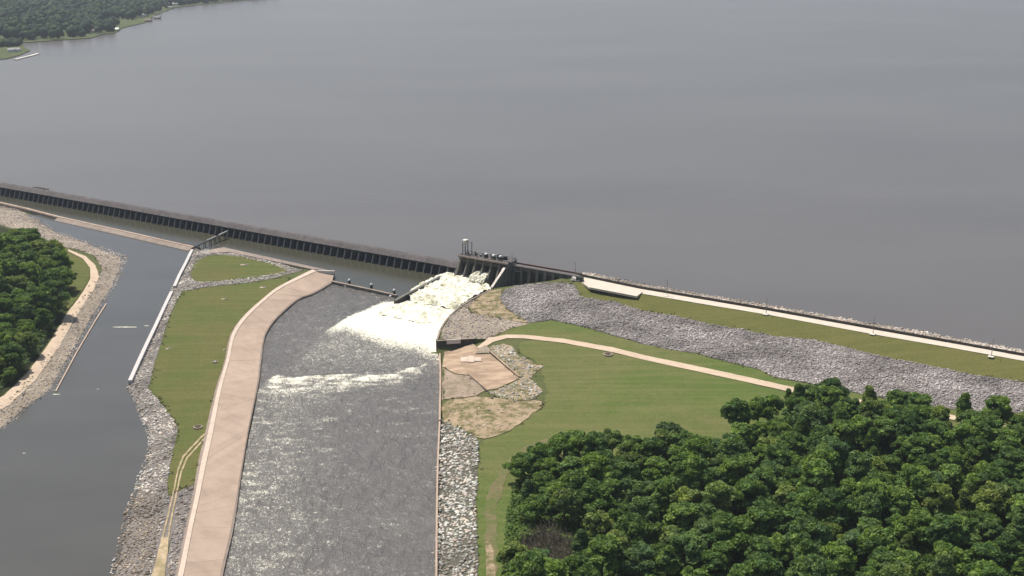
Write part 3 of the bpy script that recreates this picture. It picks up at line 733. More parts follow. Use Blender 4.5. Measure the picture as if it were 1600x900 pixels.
for (a, b, h) in ((0.2, -2.6, 23.3), (2.2, -2.6, 23.3), (0.2, -5.4, 23.3), (2.2, -5.4, 23.3), (6.2, -4, 24.0)):
    q = MB(); q.box(tuple(Gt(a, b, (15.6 + h) / 2)), (.42, .42, h - 15.6), math.atan2(U.y, U.x)); q.build('column', M['steel'], tw)
q = MB(); q.tube(Gt(1.0, -4, 23.0), Gt(6.4, -4, 24.2), .28, n=6); q.build('beam', M['steel'], tw)
q = MB()
for z_ in (17.6, 19.6, 21.4):
    q.tube(Gt(.2, -2.6, z_), Gt(2.2, -2.6, z_ + 1), .1, n=5); q.tube(Gt(2.2, -2.6, z_ + 1), Gt(2.2, -5.4, z_), .1, n=5); q.tube(Gt(.2, -2.6, z_), Gt(.2, -5.4, z_ + 1), .1, n=5)
q.build('bracing', M['steel'], tw)
q = MB(); q.box(tuple(Gt(1.2, -4, 23.9)), (2.5, 3.3, 1.2), math.atan2(U.y, U.x)); q.box(tuple(Gt(1.2, -4, 24.65)), (2.8, 3.6, .2), math.atan2(U.y, U.x)); q.build('tower_cab', M['pale'], tw, bevel=.1)
def hoist(u, n_, s, cap, dark):
    h = empty('gate_hoist', Gt(u, n_, 15.6), None, None); h.parent = gate; h.matrix_parent_inverse = MW(gate).inverted()
    rz = math.atan2(U.y, U.x)
    q = MB(); q.box(tuple(Gt(u, n_, 15.6 + s * .55)), (s * 1.0, s * .9, s * 1.1), rz); q.tube(Gt(u - s * .8, n_, 16.1), Gt(u + s * .8, n_, 16.1), s * .3, n=10); q.build('gearbox', M['black'] if dark else M['steel'], h, bevel=.08)
    if cap:
        q = MB(); q.tube(Gt(u, n_, 15.6 + s * 1.1), Gt(u, n_, 15.6 + s * 1.45), s * .52, s * .4, 10); q.build('hood', M['white_paint'] if s > 1.8 else M['steel'], h)
hoist(4.0, -2.5, 1.5, True, False); hoist(9.5, -4, 1.3, False, True); hoist(13, -4, 1.2, False, False); hoist(17.2, -3.4, 1.9, True, True); hoist(21, -5, 1.4, False, True)
hoist(23.6, -2.2, 2.1, True, True); hoist(25.4, -6, 2.2, False, True); hoist(28.4, -2.6, 2.1, True, True); hoist(30, -5.6, 1.9, False, True)
# jets out of the open gates
def jet(k):
    u = (k + .5) * BG; w = BG - 1.3
    v, f = [], []
    na, nb_ = 24, 28
    for i in range(nb_ + 1):
        t = i / nb_
        n_ = -1.2 + 11.5 * t; z_ = 6.6 + 1.2 * t - 5.0 * t * t + .4
        for j in range(na + 1):
            s_ = j / na - .5
            wob = noise.fractal(Vector((s_ * 9 + k * 9, t * 5, 2)), .8, 2.1, 5) * (.5 + t * 1.1)
            v.append(Gt(u + s_ * w * (1 + .25 * t), n_ + wob * .5, z_ + wob - abs(s_) * 1.0))
        if i:
            b = (i - 1) * (na + 1)
            f += [(b + j, b + j + 1, b + na + 2 + j, b + na + 1 + j) for j in range(na)]
    o = link('water_jet', mesh('water_jet', v, f), M['foam'], smooth=True)
    sm = o.modifiers.new('thickness', 'SOLIDIFY'); sm.thickness = .5
    return o
tag(jet(2), 'left one of two white jets rushing from under the open gates', 'water jet', 'jets of water from the gates')
tag(jet(3), 'right one of two white jets rushing from under the open gates', 'water jet', 'jets of water from the gates')

def wall_between(name, pts, th, zb, mat, label, cat, side=1, top_mat=None, cap=0.0, parts=True):
    """wall following world points (top edge), thickness th, down to zb(k)"""
    root = empty(name, (pts[0].x, pts[0].y, 0), label, cat) if label else None
    n = len(pts); nr = []
    for k in range(n):
        a, b = pts[max(0, k - 1)], pts[min(n - 1, k + 1)]; d = Vector((b.x - a.x, b.y - a.y, 0)).normalized(); nr.append(Vector((-d.y, d.x, 0)) * th / 2)
    for k in range(n - 1):
        q = MB()
        a, b = pts[k], pts[k + 1]; za, zb_ = (zb, zb) if not callable(zb) else (zb(a), zb(b))
        al, ar, bl, br = a + nr[k], a - nr[k], b + nr[k + 1], b - nr[k + 1]
        q.hexa([(ar.x, ar.y, za), (br.x, br.y, zb_), (bl.x, bl.y, zb_), (al.x, al.y, za)], [ar, br, bl, al])
        q.build('panel', mat, root)
        if cap:
            q = MB(); e = 1.25; w1 = [p + (c - p) * e for p, c in ((a, ar), (b, br), (b, bl), (a, al))]
            q.hexa([p + Z * .01 for p in w1], [p + Z * cap for p in w1]); q.build('cap', top_mat or mat, root)
    return root
rtw = wall_between('training_wall', [P(788, 419, 12.6), P(785, 424, 11.4), P(768, 449.5, 3.6)], 1.3, -2, M['gate_conc'], 'sloping pale topped concrete wall dropping from the right end of the gates', 'wall', top_mat=M['pale'], cap=.3)
q = MB(); q.box(tuple(P(784, 418.5, 11.2)), (3.6, 3.0, 4.4), math.atan2(U.y, U.x)); q.build('end_block', M['pale'], rtw)
wall_between('training_wall', [P(689, 431.5, 3.6), P(653, 450.5, 3.4), P(634, 460.5, 3.0), P(617, 470, 2.6)], 1.5, -2, M['shaded_wall'], 'straight dark concrete wall dividing the white water from the calm pool', 'wall', top_mat=M['gate_conc'], cap=.35)
# curved wall along the right side of the white water
cw = [P(x, y, z) for (x, y), z in zip(smooth_px([(770, 451.5), (741, 464.5), (716, 480.5), (698, 497.5), (687.5, 516), (682.5, 531)], 1, False), np.linspace(4.6, 6.2, 12))]
wall_between('curved_wall', cw, 1.0, -2, M['weir'], 'curved concrete retaining wall beside the white water and rubble', 'wall')
# headwall above the drain, its shade put into the dark colour
hw = empty('headwall', P(681, 531, 6), 'shade-dark concrete headwall with a pale block above the bare apron', 'wall')
for k in range(2):
    f0, f1 = HWF[k], HWF[k + 1]; bk = Vector((.05, 1.15, 0))
    q = MB(); q.hexa([Vector((p.x, p.y, -1.5)) for p in (f0, f1, f1 + bk, f0 + bk)], [Vector((p.x, p.y, 6.25)) for p in (f0, f1, f1 + bk, f0 + bk)]); q.build('wall', M['shaded_wall'], hw)
    q = MB(); q.hexa([Vector((p.x, p.y - .1, 6.26)) for p in (f0, f1, f1 + bk, f0 + bk)], [Vector((p.x, p.y - .1, 6.5)) for p in (f0, f1, f1 + bk, f0 + bk)]); q.build('coping', M['weir'], hw)
f0, f1 = HWF[0].lerp(HWF[1], .42), HWF[1].lerp(HWF[2], .0)
q = MB(); q.hexa([Vector((p.x, p.y + o_, 4.6)) for p, o_ in ((f0, -.9), (f1, -.9), (f1, -.05), (f0, -.05))], [Vector((p.x, p.y + o_, 6.9)) for p, o_ in ((f0, -.9), (f1, -.9), (f1, -.05), (f0, -.05))]); q.build('block', M['pale'], hw)
# drain side walls
wall_between('drain_wall', [G(765, 551) + Z * 1.0, G(788, 571) + Z * .9, G(812, 591) + Z * .8], .7, lambda p: hz(p.x, p.y) - .6, M['shaded_wall'], 'low concrete curb on the uphill side of the bare drain', 'wall', top_mat=M['apron'], cap=.15)
wall_between('drain_wall', [G(734, 588) + Z * .3, G(748, 600) + Z * .3, G(762, 612) + Z * .3], .6, lambda p: hz(p.x, p.y) - .6, M['shaded_wall'], 'low dark curb between the bare drain and the grey silt', 'wall')
sl = empty('apron_slabs', G(728, 562), 'pale poured concrete slabs on the bare apron below the headwall', 'slab')
for (x0, y0, x1, y1) in ((720, 560, 732, 567), (732.3, 558, 741, 567.5), (741.3, 560, 752, 566)):
    pts = [G(x0, y1), G(x1, y1), G(x1, y0), G(x0, y0)]
    q = MB(); q.hexa([p - Z * .2 for p in pts], [p + Z * .75 for p in pts]); q.build('slab', M['chute_lip'], sl)
# river edge kerb
wall_between('river_kerb', [P(x, y, 1.5) for x, y in ((687, 552), (688, 575), (688, 600), (687.5, 626), (687, 656))], .8, -2, M['chute'], 'thin pinkish concrete edge wall between the river and the bare bank', 'wall')
wall_between('river_kerb', [P(x, y, .9) for x, y in ((687, 657), (685, 700), (683.5, 740), (682.5, 800), (682, 860), (681.5, 930))], .7, -2, M['chute'], 'thin concrete edge wall between the river and the pale boulders', 'wall')

# ------------------------------------------------------------------ wall right of the gates
w0, w1 = P(790, 412.5, 13.2), P(903, 432, 13.2)
wd = (w1 - w0); WL = wd.length; wd.normalize(); wnn = Vector((wd.y, -wd.x, 0)); wnn = wnn if wnn.y < 0 else -wnn
bh = empty('bulkhead_dam', w0 - Z * 13, 'dark concrete wall with recessed bays between the gates and the earth bank', 'dam')
q = MB(); q.prism([(-3.2, -2), (-3.2, 12.6), (-1.6, 12.6), (-1.6, -2)], w0 - Z * 13.2 + wd * WL / 2, wnn, Z, wd, WL); q.build('back_wall', M['shaded_wall'], bh)
q = MB(); q.prism([(-4.4, 12.62), (0.4, 12.62), (0.4, 13.2), (-4.4, 13.2)], w0 - Z * 13.2 + wd * WL / 2, wnn, Z, wd, WL + 1); q.build('deck', M['dam'], bh)
q = MB(); q.prism([(-4.4, 13.21), (-4.0, 13.21), (-4.0, 14.2), (-4.4, 14.2)], w0 - Z * 13.2 + wd * WL / 2, wnn, Z, wd, WL + 1); q.build('parapet', M['rust'], bh)
nbk = int(WL / 5.4)
for k in range(nbk + 1):
    c = w0 - Z * 13.2 + wd * (k + .1) * WL / (nbk + .2)
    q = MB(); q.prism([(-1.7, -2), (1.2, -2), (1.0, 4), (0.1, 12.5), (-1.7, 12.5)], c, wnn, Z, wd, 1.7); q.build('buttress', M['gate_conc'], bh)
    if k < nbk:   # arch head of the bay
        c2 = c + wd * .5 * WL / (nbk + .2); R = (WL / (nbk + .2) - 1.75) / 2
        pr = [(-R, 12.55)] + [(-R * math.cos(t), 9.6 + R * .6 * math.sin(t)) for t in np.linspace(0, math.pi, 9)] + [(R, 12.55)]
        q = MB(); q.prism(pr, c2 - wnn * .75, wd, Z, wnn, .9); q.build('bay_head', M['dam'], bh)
rl = MB()
for z_ in (.55, 1.1): rl.tube(w0 + Z * z_ + wnn * .25, w1 + Z * z_ + wnn * .25, .06, n=5)
for k in range(28): p_ = w0 + wd * WL * k / 27 + wnn * .25; rl.tube(p_, p_ + Z * 1.12, .06, n=5)
rl.build('railing', M['pale'], bh)
kb = empty('control_cabinet', P(797, 412.5, 13.2), 'small rust brown cabinet on the wall top right of the gates', 'cabinet')
q = MB(); q.box(tuple(P(797, 411.9, 13.2) + Z * .9), (2.6, 1.6, 1.8), math.atan2(U.y, U.x)); q.build('cabinet_body', M['rust'], kb, bevel=.1)
q = MB(); q.box(tuple(P(797, 411.9, 13.2) + Z * 1.9), (2.9, 1.9, .2), math.atan2(U.y, U.x)); q.build('cabinet_lid', M['rust'], kb)

# ------------------------------------------------------------------ parapet along the crest road
pp = [q_ + EN * .6 + Z * 1.7 for q_ in resample([P(x, y, 12.3) for x, y in road_up[:10]], 12, False)]
par = wall_between('parapet_wall', pp, .5, 11.5, M['shaded_wall'], 'long shade-dark parapet wall along the lake side of the crest road', 'wall', top_mat=M['shaded_wall'])  # shade on the road side is put into the parapet colour

# lamp posts
def lamp_post(name_loc):
    root = empty('lamp_post', (0, 0, 0), None, None)
    q = MB(); q.box((0, -.9, .18), (2.6, 2.2, .36)); q.build('base_pad', M['pale'], root)
    q = MB(); q.tube((0, 0, .3), (0, 0, 9.2), .17, .10, 8); q.build('pole', M['steel'], root)
    q = MB(); q.tube((0, 0, 9.1), (0, -1.8, 9.5), .07, n=6); q.build('arm', M['steel'], root)
    q = MB(); q.box((0, -2.0, 9.45), (.35, .8, .18)); q.build('lamp_head', M['steel'], root)
    return root
posts = [(899, 433, 'lamp post at the start of the crest road, where the dam wall ends'), (1042, 462, 'first lamp post along the grassy berm, just right of the raised deck'), (1197, 491, 'second lamp post on the berm right of the raised deck'),
         (1364, 522, 'third lamp post on the berm right of the raised deck'), (1549, 557, 'last lamp post on the crest road, nearest the right edge')]
proto = lamp_post(None)
for k, (x, y, lab) in enumerate(posts):
    if k == 0: o = proto
    else:
        o = proto.copy(); COL.objects.link(o)
        for ch in proto.children:
            c = ch.copy(); COL.objects.link(c); c.parent = o
    o.location = P(x, y, 12.5); o.rotation_euler = (0, 0, math.atan2(EN.y, EN.x) - math.pi / 2)
    tag(o, lab, 'lamp post', 'lamp posts along the crest road')

# raised concrete deck beside the crest road
dk = empty('raised_deck', P(915, 446, 12.4), 'pale raised concrete deck on posts beside the crest road', 'deck')
A_, B_, C_, D_ = P(921, 449.5, 12.75), P(995, 463.5, 12.75), P(1004, 457.0, 12.75), P(905, 437.5, 12.75)
q = MB(); q.hexa([p - Z * .9 for p in (A_, B_, C_, D_)], [A_, B_, C_, D_]); q.build('deck_slab', M['road'], dk)
for k in range(8):
    p_ = A_.lerp(B_, (k + .3) / 7.6) + EN * .7
    q = MB(); zb_ = hz(p_.x, p_.y); q.tube((p_.x, p_.y, zb_ - .3), (p_.x, p_.y, 11.9), .3, n=8); q.build('post', M['shaded_wall'], dk)
q = MB(); e1, e2 = A_, B_
q.tube(e1 + Z * .1, e2 + Z * .1, .2, n=4); q.tube(e2 + Z * .1, C_ + Z * .1, .2, n=4); q.build('edge_beam', M['gate_conc'], dk)
# machine parked at the end of the road
tr = empty('utility_trailer', P(902, 440, 12.6), 'small dark equipment trailer beside white barrier at the end of the crest road', 'trailer')
rz = math.atan2(-EN.x, EN.y)
q = MB(); q.box(tuple(P(906, 438.5, 12.6) + Z * 1.5), (4.2, 2.2, 1.5), rz); q.build('trailer_body', M['gate_steel'], tr, bevel=.15)
for dx in (-1.4, 1.4):
    for dy in (-1.15, 1.15):
        c = P(906, 438.5, 12.6) + Vector((dx * math.cos(rz) - dy * math.sin(rz), dx * math.sin(rz) + dy * math.cos(rz), .55))
        ax = Vector((-math.sin(rz), math.cos(rz), 0)) * .15
        q = MB(); q.tube(c - ax, c + ax, .5, n=12); q.build('wheel', M['black'], tr)
q = MB(); c = P(910, 440.5, 12.6); q.box(tuple(c + Z * .9), (1.4, 1.2, 1.2), rz); q.build('generator', M['black'], tr)
bar = empty('barrier', P(898, 438, 12.4), 'white concrete barrier where the crest road meets the dam wall', 'barrier')
q = MB(); q.box(tuple(P(899, 438.3, 12.4) + Z * .7), (5.2, .9, 1.2), rz); q.build('barrier_block', M['white'], bar, bevel=.15)
q = MB(); q.box(tuple(P(899, 438.3, 12.4) + Z * .2), (5.4, 1.5, .4), rz); q.build('barrier_foot', M['pale'], bar)

# ------------------------------------------------------------------ concrete chute (training slope) along the river
lip = [(495, 423.5), (442, 449), (416, 468), (389, 493), (372, 515), (364, 534), (358, 564), (345, 612), (333, 675), (321, 730), (311, 780), (301, 825), (287, 897), (274, 950), (243, 1100), (175, 1400)]
toe = [(519, 439), (489, 457), (463, 468), (433, 494), (419, 511.5), (411, 529), (406, 562), (402, 598), (392, 648), (384, 690), (373, 754), (361, 824), (346, 890), (336, 950), (305, 1100), (245, 1400)]
chute = empty('concrete_slope', P(450, 470, 0), 'long curved pinkish concrete training slope between the lawn and the rough river', 'concrete slope')
LIPZ, TOEZ = 5.6, 1.2
def curve(px, z):
    w = [P(x, y, z) for x, y in px]
    o = []
    for k in range(len(w) - 1):
        p0, p1, p2, p3 = w[max(0, k - 1)], w[k], w[k + 1], w[min(len(w) - 1, k + 2)]
        for j in range(4):
            t = j / 4
            o.append(.5 * ((2 * p1) + (p2 - p0) * t + (2 * p0 - 5 * p1 + 4 * p2 - p3) * t * t + (3 * p1 - p0 - 3 * p2 + p3) * t ** 3))
    return o + [w[-1]]
cl, ct, co = curve(lip, LIPZ), curve(toe, TOEZ), curve([(x - 1.5, y) for x, y in chute_out], 4.3)
for k in range(len(cl) - 1):
    g = .012
    a, b, c, d = cl[k].lerp(cl[k + 1], g * .3), cl[k].lerp(cl[k + 1], 1 - g * .3), ct[k].lerp(ct[k + 1], 1 - g * .3), ct[k].lerp(ct[k + 1], g * .3)
    dz = random.uniform(-.03, .03) * Z
    q = MB(); q.hexa([p - Z * 2 for p in (a, d, c, b)], [p + dz for p in (a, d, c, b)]); q.build('panel', M['chute'], chute)
    # pale lip
    o1, o2 = cl[k].lerp(co[k], .55), cl[k + 1].lerp(co[k + 1], .55)
    q = MB(); q.hexa([o1 - Z * .9, cl[k] - Z * .9, cl[k + 1] - Z * .9, o2 - Z * .9], [Vector((o1.x, o1.y, LIPZ + .25)), cl[k] + Z * .25, cl[k + 1] + Z * .25, Vector((o2.x, o2.y, LIPZ + .25))]); q.build('lip', M['chute_lip'], chute)
    q = MB(); e1, e2 = co[k], co[k + 1]
    q.hexa([e1 - Z * 1, o1 - Z * 1, o2 - Z * 1, e2 - Z * 1], [Vector((e1.x, e1.y, 4.2)), Vector((o1.x, o1.y, 5.3)), Vector((o2.x, o2.y, 5.3)), Vector((e2.x, e2.y, 4.2))]); q.build('shoulder', M['weir'], chute)
    # toe wall into the river
    d1 = (ct[k] - cl[k]); d1.z = 0; d1.normalize(); d2 = (ct[k + 1] - cl[k + 1]); d2.z = 0; d2.normalize()
    q = MB(); q.hexa([ct[k] - Z * 3, ct[k] + d1 * 1.0 - Z * 3, ct[k + 1] + d2 * 1.0 - Z * 3, ct[k + 1] - Z * 3], [ct[k] - Z * .1, ct[k] + d1 * 1.0 - Z * .35, ct[k + 1] + d2 * 1.0 - Z * .35, ct[k + 1] - Z * .1]); q.build('toe_wall', M['weir'], chute)
# wing at the head of the slope
q = MB(); q.hexa([P(495, 423.5, LIPZ) - Z * 6, P(519, 439, 1.2) - Z * 3, P(523, 424, 4.0) - Z * 5, P(497, 422.3, LIPZ) - Z * 6], [P(495, 423.5, LIPZ), P(519, 439, 1.25), P(523, 424, 4.2), P(497, 422.3, LIPZ)]); q.build('wing', M['chute'], chute)
wall_between('wing_wall', [P(495, 422.5, 6.2), P(509, 422.8, 5.9), P(523, 423.2, 5.5)], .9, -2, M['pale'], 'pale wing wall at the head of the concrete slope beside the pool', 'wall')

# ------------------------------------------------------------------ weirs, walls and fittings round the pool
wl_ = [P(x, y, 1.7) for x, y in ((-60, 304.5), (0, 317), (40, 326), (92, 339.5), (150, 352.5), (200, 363.5), (250, 375), (302, 386.5))]
we = empty('low_weir', P(150, 352, 0), 'long low concrete weir between the dam pool and the left channel', 'weir')
for k in range(len(wl_) - 1):
    a, b = wl_[k], wl_[k + 1]; d = Vector((b.x - a.x, b.y - a.y, 0)).normalized(); nn = Vector((d.y, -d.x, 0)); nn = nn if nn.y < 0 else -nn
    m_ = max(1, int((b - a).length / 9))
    for j in range(m_):
        p0, p1 = a.lerp(b, (j + .01) / m_), a.lerp(b, (j + .99) / m_)
        q = MB(); prof_ = [(-1.4, -2), (-1.4, 1.7), (.6, 1.75), (4.4, 0.25), (4.8, -2)] if k >= 3 else [(-1.4, -2), (-1.4, 1.7), (1.2, 1.75), (1.3, -2)]
        q.prism(prof_, Vector(((p0.x + p1.x) / 2, (p0.y + p1.y) / 2, 0)), nn, Z, d, (p1 - p0).length); q.build('weir_block', M['weir'], we)
        q = MB(); q.prism([(-1.5, 1.76), (.3, 1.76), (.3, 2.1), (-1.5, 2.1)], Vector(((p0.x + p1.x) / 2, (p0.y + p1.y) / 2, 0)), nn, Z, d, (p1 - p0).length); q.build('coping', M['chute'], we)
bw_pts = [P(x, y, 1.5) for x, y in ((519, 439.5), (545, 445), (580, 452.5), (600, 457), (620, 461.5))]
wall_between('baffle_weir', bw_pts, 1.4, -2, M['gate_conc'], 'low grey weir wall across the river between slope and training wall', 'weir', top_mat=M['weir'], cap=.25)
for x, y, lab in ((546, 447, 'left'), (580.5, 454, 'middle'), (616, 463, 'right')):
    p_ = P(x, y, 0)
    t_ = empty('gauge_post', p_, 'black and white post on the weir wall, %s one of three' % lab, 'post', 'posts on the low weir wall')
    q = MB(); q.box((p_.x, p_.y, 2.2), (1.3, 1.3, 3.0), .5); q.build('post_base', M['black'], t_)
    q = MB(); q.tube(p_ + Z * 3.7, p_ + Z * 4.5, .85, .55, 10); q.build('post_cap', M['white_paint'], t_)
    q = MB(); q.tube(p_ + Vector((-2.6, -1.5, .1)), p_ + Vector((-1.0, -.8, 1.2)), .7, .5, 8); q.build('float', M['white_paint'], t_)
    q = MB(); q.tube(p_ + Vector((1.6, -1.5, .1)), p_ + Vector((1.0, -.8, .9)), .6, .4, 8); q.build('float', M['white_paint'], t_)
# walkway from the peninsula into the pool
wk = empty('walkway', P(304, 387, 3), 'dark narrow walkway on piles reaching into the pool', 'walkway')
a, b = P(304, 385, 4.2), P(354, 362.5, 5.0)
q = MB(); d = (b - a); s = Vector((d.y, -d.x, 0)).normalized() * .7
q.hexa([a - s - Z * .5, a + s - Z * .5, b + s - Z * .5, b - s - Z * .5], [a - s, a + s, b + s, b - s]); q.build('walkway_deck', M['black'], wk)
q = MB(); q.tube(a.lerp(b, .35) + Z * .9 + s, a.lerp(b, .62) + Z * .9 + s, .22, n=6); q.build('handrail', M['white_paint'], wk)
q = MB(); q.tube(a.lerp(b, .72) + Z * .9 + s, b + Z * .9 + s, .26, n=6); q.build('handrail', M['white_paint'], wk)
for t in (.12, .3, .48, .62, .76, .95):
    c = a.lerp(b, t)
    for sg in (-1, 1):
        q = MB(); q.tube(c + s * sg * 1.4 - Z * 7, c + s * sg * .8 - Z * .3, .28, n=7); q.build('pile', M['black'], wk)
wall_between('bank_curb', [P(x, y, .5) for x, y in ((166, 474), (148, 502), (118, 553), (87, 611))], .7, -2, M['chute'], 'low concrete curb at the water edge of the left rubble bank', 'curb')
# retaining wall on the left side of the peninsula
caps1 = [P(x, y, 2.2) for x, y in ((300, 390), (290, 411), (280, 430), (272.5, 447))]
caps2 = [P(x, y, 2.2) for x, y in ((268, 455), (256, 480), (244, 506), (230, 535), (216, 565), (203, 594))]
wall_between('channel_wall', caps1, 1.5, -2, M['white'], 'shorter pale concrete wall at the top of the left channel', 'wall', cap=.15, top_mat=M['white'])
wall_between('channel_wall', caps2, 1.9, -2, M['white'], 'long straight white concrete wall along the left channel edge', 'wall')
# revetment on the pool side
v = [P(325, 391, .4), P(350, 387, .4), P(425, 403.5, .4), P(519, 424, .4)]; t2 = [P(330, 396, 3.2), P(360, 394.5, 3.3), P(425, 408, 3.3), P(486, 421, 3.6)]
rv = empty('pool_revetment', v[0], 'sloping pinkish grey concrete edge between the pool and the upper lawn', 'revetment')
for k in range(3):
    for j in range(5):
        a, b, c, d = v[k].lerp(v[k + 1], (j + .01) / 5), v[k].lerp(v[k + 1], (j + .99) / 5), t2[k].lerp(t2[k + 1], (j + .99) / 5), t2[k].lerp(t2[k + 1], (j + .01) / 5)
        q = MB(); q.hexa([p - Z * 1.5 for p in (a, b, c, d)], [p + Z * .3 for p in (a, b, c, d)]); q.build('panel', M['weir'], rv)
# wells, slabs and covers in the grass
def well(x, y, R, lab):
    p_ = G(x, y); t_ = empty('manhole', p_, lab, 'manhole', 'manholes set in the grass')
    v, f = [], []; n = 20
    for (r_, z_) in ((R, .1), (R, .75), (R * .72, .85), (R * .66, .3)):
        v += [p_ + Vector((r_ * math.cos(2 * math.pi * k / n), r_ * math.sin(2 * math.pi * k / n), z_)) for k in range(n)]
    for i in range(3): f += [(i * n + k, i * n + (k + 1) % n, (i + 1) * n + (k + 1) % n, (i + 1) * n + k) for k in range(n)]
    link('ring', mesh('ring', v, f), M['weir'], t_)
    q = MB(); q.tube(p_ + Z * .1, p_ + Z * .5, R * .66, n=20); q.build('infill', M['field'], t_)
    q = MB(); q.tube(p_ + Z * .5, p_ + Z * .9, R * .3, n=12); q.build('lid', M['white_paint'] if R < 1.6 else M['rust'], t_)
well(309.5, 669, 2.1, 'round manhole with pale ring in the narrow lower lawn'); well(336, 567, 1.4, 'small manhole in the lawn close to the concrete slope'); well(950, 555, 2.6, 'wide pale ringed manhole beside the dirt road in the field')
def pad(x, y, w, h, lab):
    p_ = G(x, y); t_ = empty('concrete_pad', p_, lab, 'concrete pad', 'small concrete pads in the grass')
    q = MB(); q.box((p_.x, p_.y, p_.z + .25), (w * .8, h * .8, .5), .2); q.build('pad_slab', M['chute'], t_, bevel=.3)
    q = MB(); q.box((p_.x + w * .2, p_.y, p_.z + .68), (w * .35, h * .4, .16), .2); q.build('hatch', M['steel'], t_)
pad(382, 414.5, 6.5, 3.4, 'pale concrete pad in the small upper lawn'); pad(411, 450, 4.6, 3.2, 'bright concrete pad at the top right corner of the long lawn')
pad(263, 546, 3.4, 2.2, 'pale pad in the long lawn near its left rubble edge'); pad(351, 468, 4.5, 2.0, 'worn pale pad in the middle of the long lawn'); pad(351, 547, 2.2, 1.6, 'tiny pale pad beside the lip of the concrete slope')
# foam line drifting in the left channel
def foam_fleck(x0, x1, y, h):
    v, f = [], []; n = 14
    for k in range(n + 1):
        t = k / n; x = x0 + (x1 - x0) * t; w = h * (.25 + math.sin(math.pi * t) * random.uniform(.4, 1))
        v += [P(x, y - w, .06), P(x, y + w, .06)]
        if k: f.append((2 * k - 2, 2 * k - 1, 2 * k + 1, 2 * k))
    o = link('foam', mesh('foam', v, f), M['foam']); o['kind'] = 'stuff'
foam_fleck(176, 214, 511, .8); foam_fleck(225, 233, 509, .4); foam_fleck(151, 155, 608, .3); foam_fleck(82, 94, 616, .5); foam_fleck(35, 40, 708, .35)

# ------------------------------------------------------------------ trees
LEAF_TINTS = [(1.0, 1.0, 1.0), (.78, .85, .85), (1.25, 1.18, .95), (.65, .72, .75), (1.1, 1.12, .9)]
def crown_mesh(seed, R, H, base, nlobe, per, leaf, conic=False):
    g = np.random.default_rng(seed); V, C = [], []
    for l in range(nlobe):
        a = g.uniform(0, 6.283); hh = g.uniform(0, 1) ** .8
        rr = R * (1.0 - hh * .85 if conic else math.sqrt(max(.05, 1 - (hh * 1.05 - .15) ** 2))) * g.uniform(.35, .84)
        c = np.array([rr * math.cos(a), rr * math.sin(a), base + (H - base) * (.14 + hh * .72)])
        lr = R * g.uniform(.21, .37) * (1 - .25 * hh)
        n = int(per * g.uniform(.7, 1.2))
        d = g.normal(size=(n, 3)); d /= np.linalg.norm(d, axis=1)[:, None]
        d[:, 2] = np.where(d[:, 2] < -.25, -d[:, 2], d[:, 2])
        p = c + d * lr * (g.uniform(.72, 1.08, n)[:, None]) * np.array([1, 1, .82])
        tint = np.array(LEAF_TINTS[g.integers(len(LEAF_TINTS))]) * g.uniform(.85, 1.15)
        nrm = d * .9 + g.normal(0, .55, (n, 3)); nrm /= np.linalg.norm(nrm, axis=1)[:, None]
        t1 = np.cross(nrm, g.normal(size=(n, 3))); t1 /= np.linalg.norm(t1, axis=1)[:, None]; t2 = np.cross(nrm, t1)
        s = leaf * g.uniform(.6, 1.3, n)[:, None]
        q = np.stack([p - t1 * s * .5 - t2 * s * .38, p + t1 * s * .6 - t2 * s * .12, p + t2 * s * .62 + t1 * s * .1, p - t1 * s * .5 + t2 * s * .3], 1)
        V.append(q.reshape(-1, 3)); C.append(np.repeat(tint[None] * g.uniform(.75, 1.25, (n, 1)), 4, 0))
    V = np.concatenate(V); C = np.concatenate(C)
    f = np.arange(len(V)).reshape(-1, 4)
    me = bpy.data.meshes.new('crown')
    me.vertices.add(len(V)); me.vertices.foreach_set('co', V.astype(np.float32).ravel())
    me.loops.add(f.size); me.loops.foreach_set('vertex_index', f.astype(np.int32).ravel())
    me.polygons.add(len(f)); me.polygons.foreach_set('loop_start', np.arange(0, f.size, 4, dtype=np.int32)); me.update(calc_edges=True)
    at = me.color_attributes.new('col', 'FLOAT_COLOR', 'POINT'); at.data.foreach_set('color', np.concatenate([C, np.ones((len(C), 1))], 1).astype(np.float32).ravel())
    me.materials.append(M['leaf'])
    return me
def trunk_mesh(seed, H, R):
    g = random.Random(seed); q = MB(); top = Vector((g.uniform(-.5, .5), g.uniform(-.5, .5), H * .75))
    q.tube((0, 0, -.6), top * .5, .34, .25, 7); q.tube(top * .5, top, .25, .1, 6)
    for k in range(6):
        a = g.uniform(0, 6.28); s_ = top * g.uniform(.4, .8); q.tube(s_, s_ + Vector((math.cos(a) * R * .7, math.sin(a) * R * .7, H * .2)), .13, .04, 5)
    me = q.mesh('trunk'); me.materials.append(M['bark']); return me
VAR = []
for k in range(9):
    R = (4.6, 5.4, 4.0, 5.0, 3.4, 6.0, 4.4, 3.0, 5.2)[k]; H = (12, 13, 11, 14, 12.5, 13.5, 10, 11.5, 12)[k]
    VAR.append((crown_mesh(100 + k, R, H, H * .22, 36 + k % 3 * 5, 135, .74, conic=(k in (4, 7))), trunk_mesh(k, H, R), R, H))
ORD = ['first', 'second', 'third', 'fourth', 'fifth', 'sixth', 'seventh', 'eighth', 'ninth', 'tenth', 'eleventh', 'twelfth', 'thirteenth', 'fourteenth', 'fifteenth', 'sixteenth', 'seventeenth', 'eighteenth', 'nineteenth', 'twentieth',
       'twenty-first', 'twenty-second', 'twenty-third', 'twenty-fourth', 'twenty-fifth', 'twenty-sixth', 'twenty-seventh', 'twenty-eighth', 'twenty-ninth', 'thirtieth', 'thirty-first', 'thirty-second', 'thirty-third', 'thirty-fourth', 'thirty-fifth']
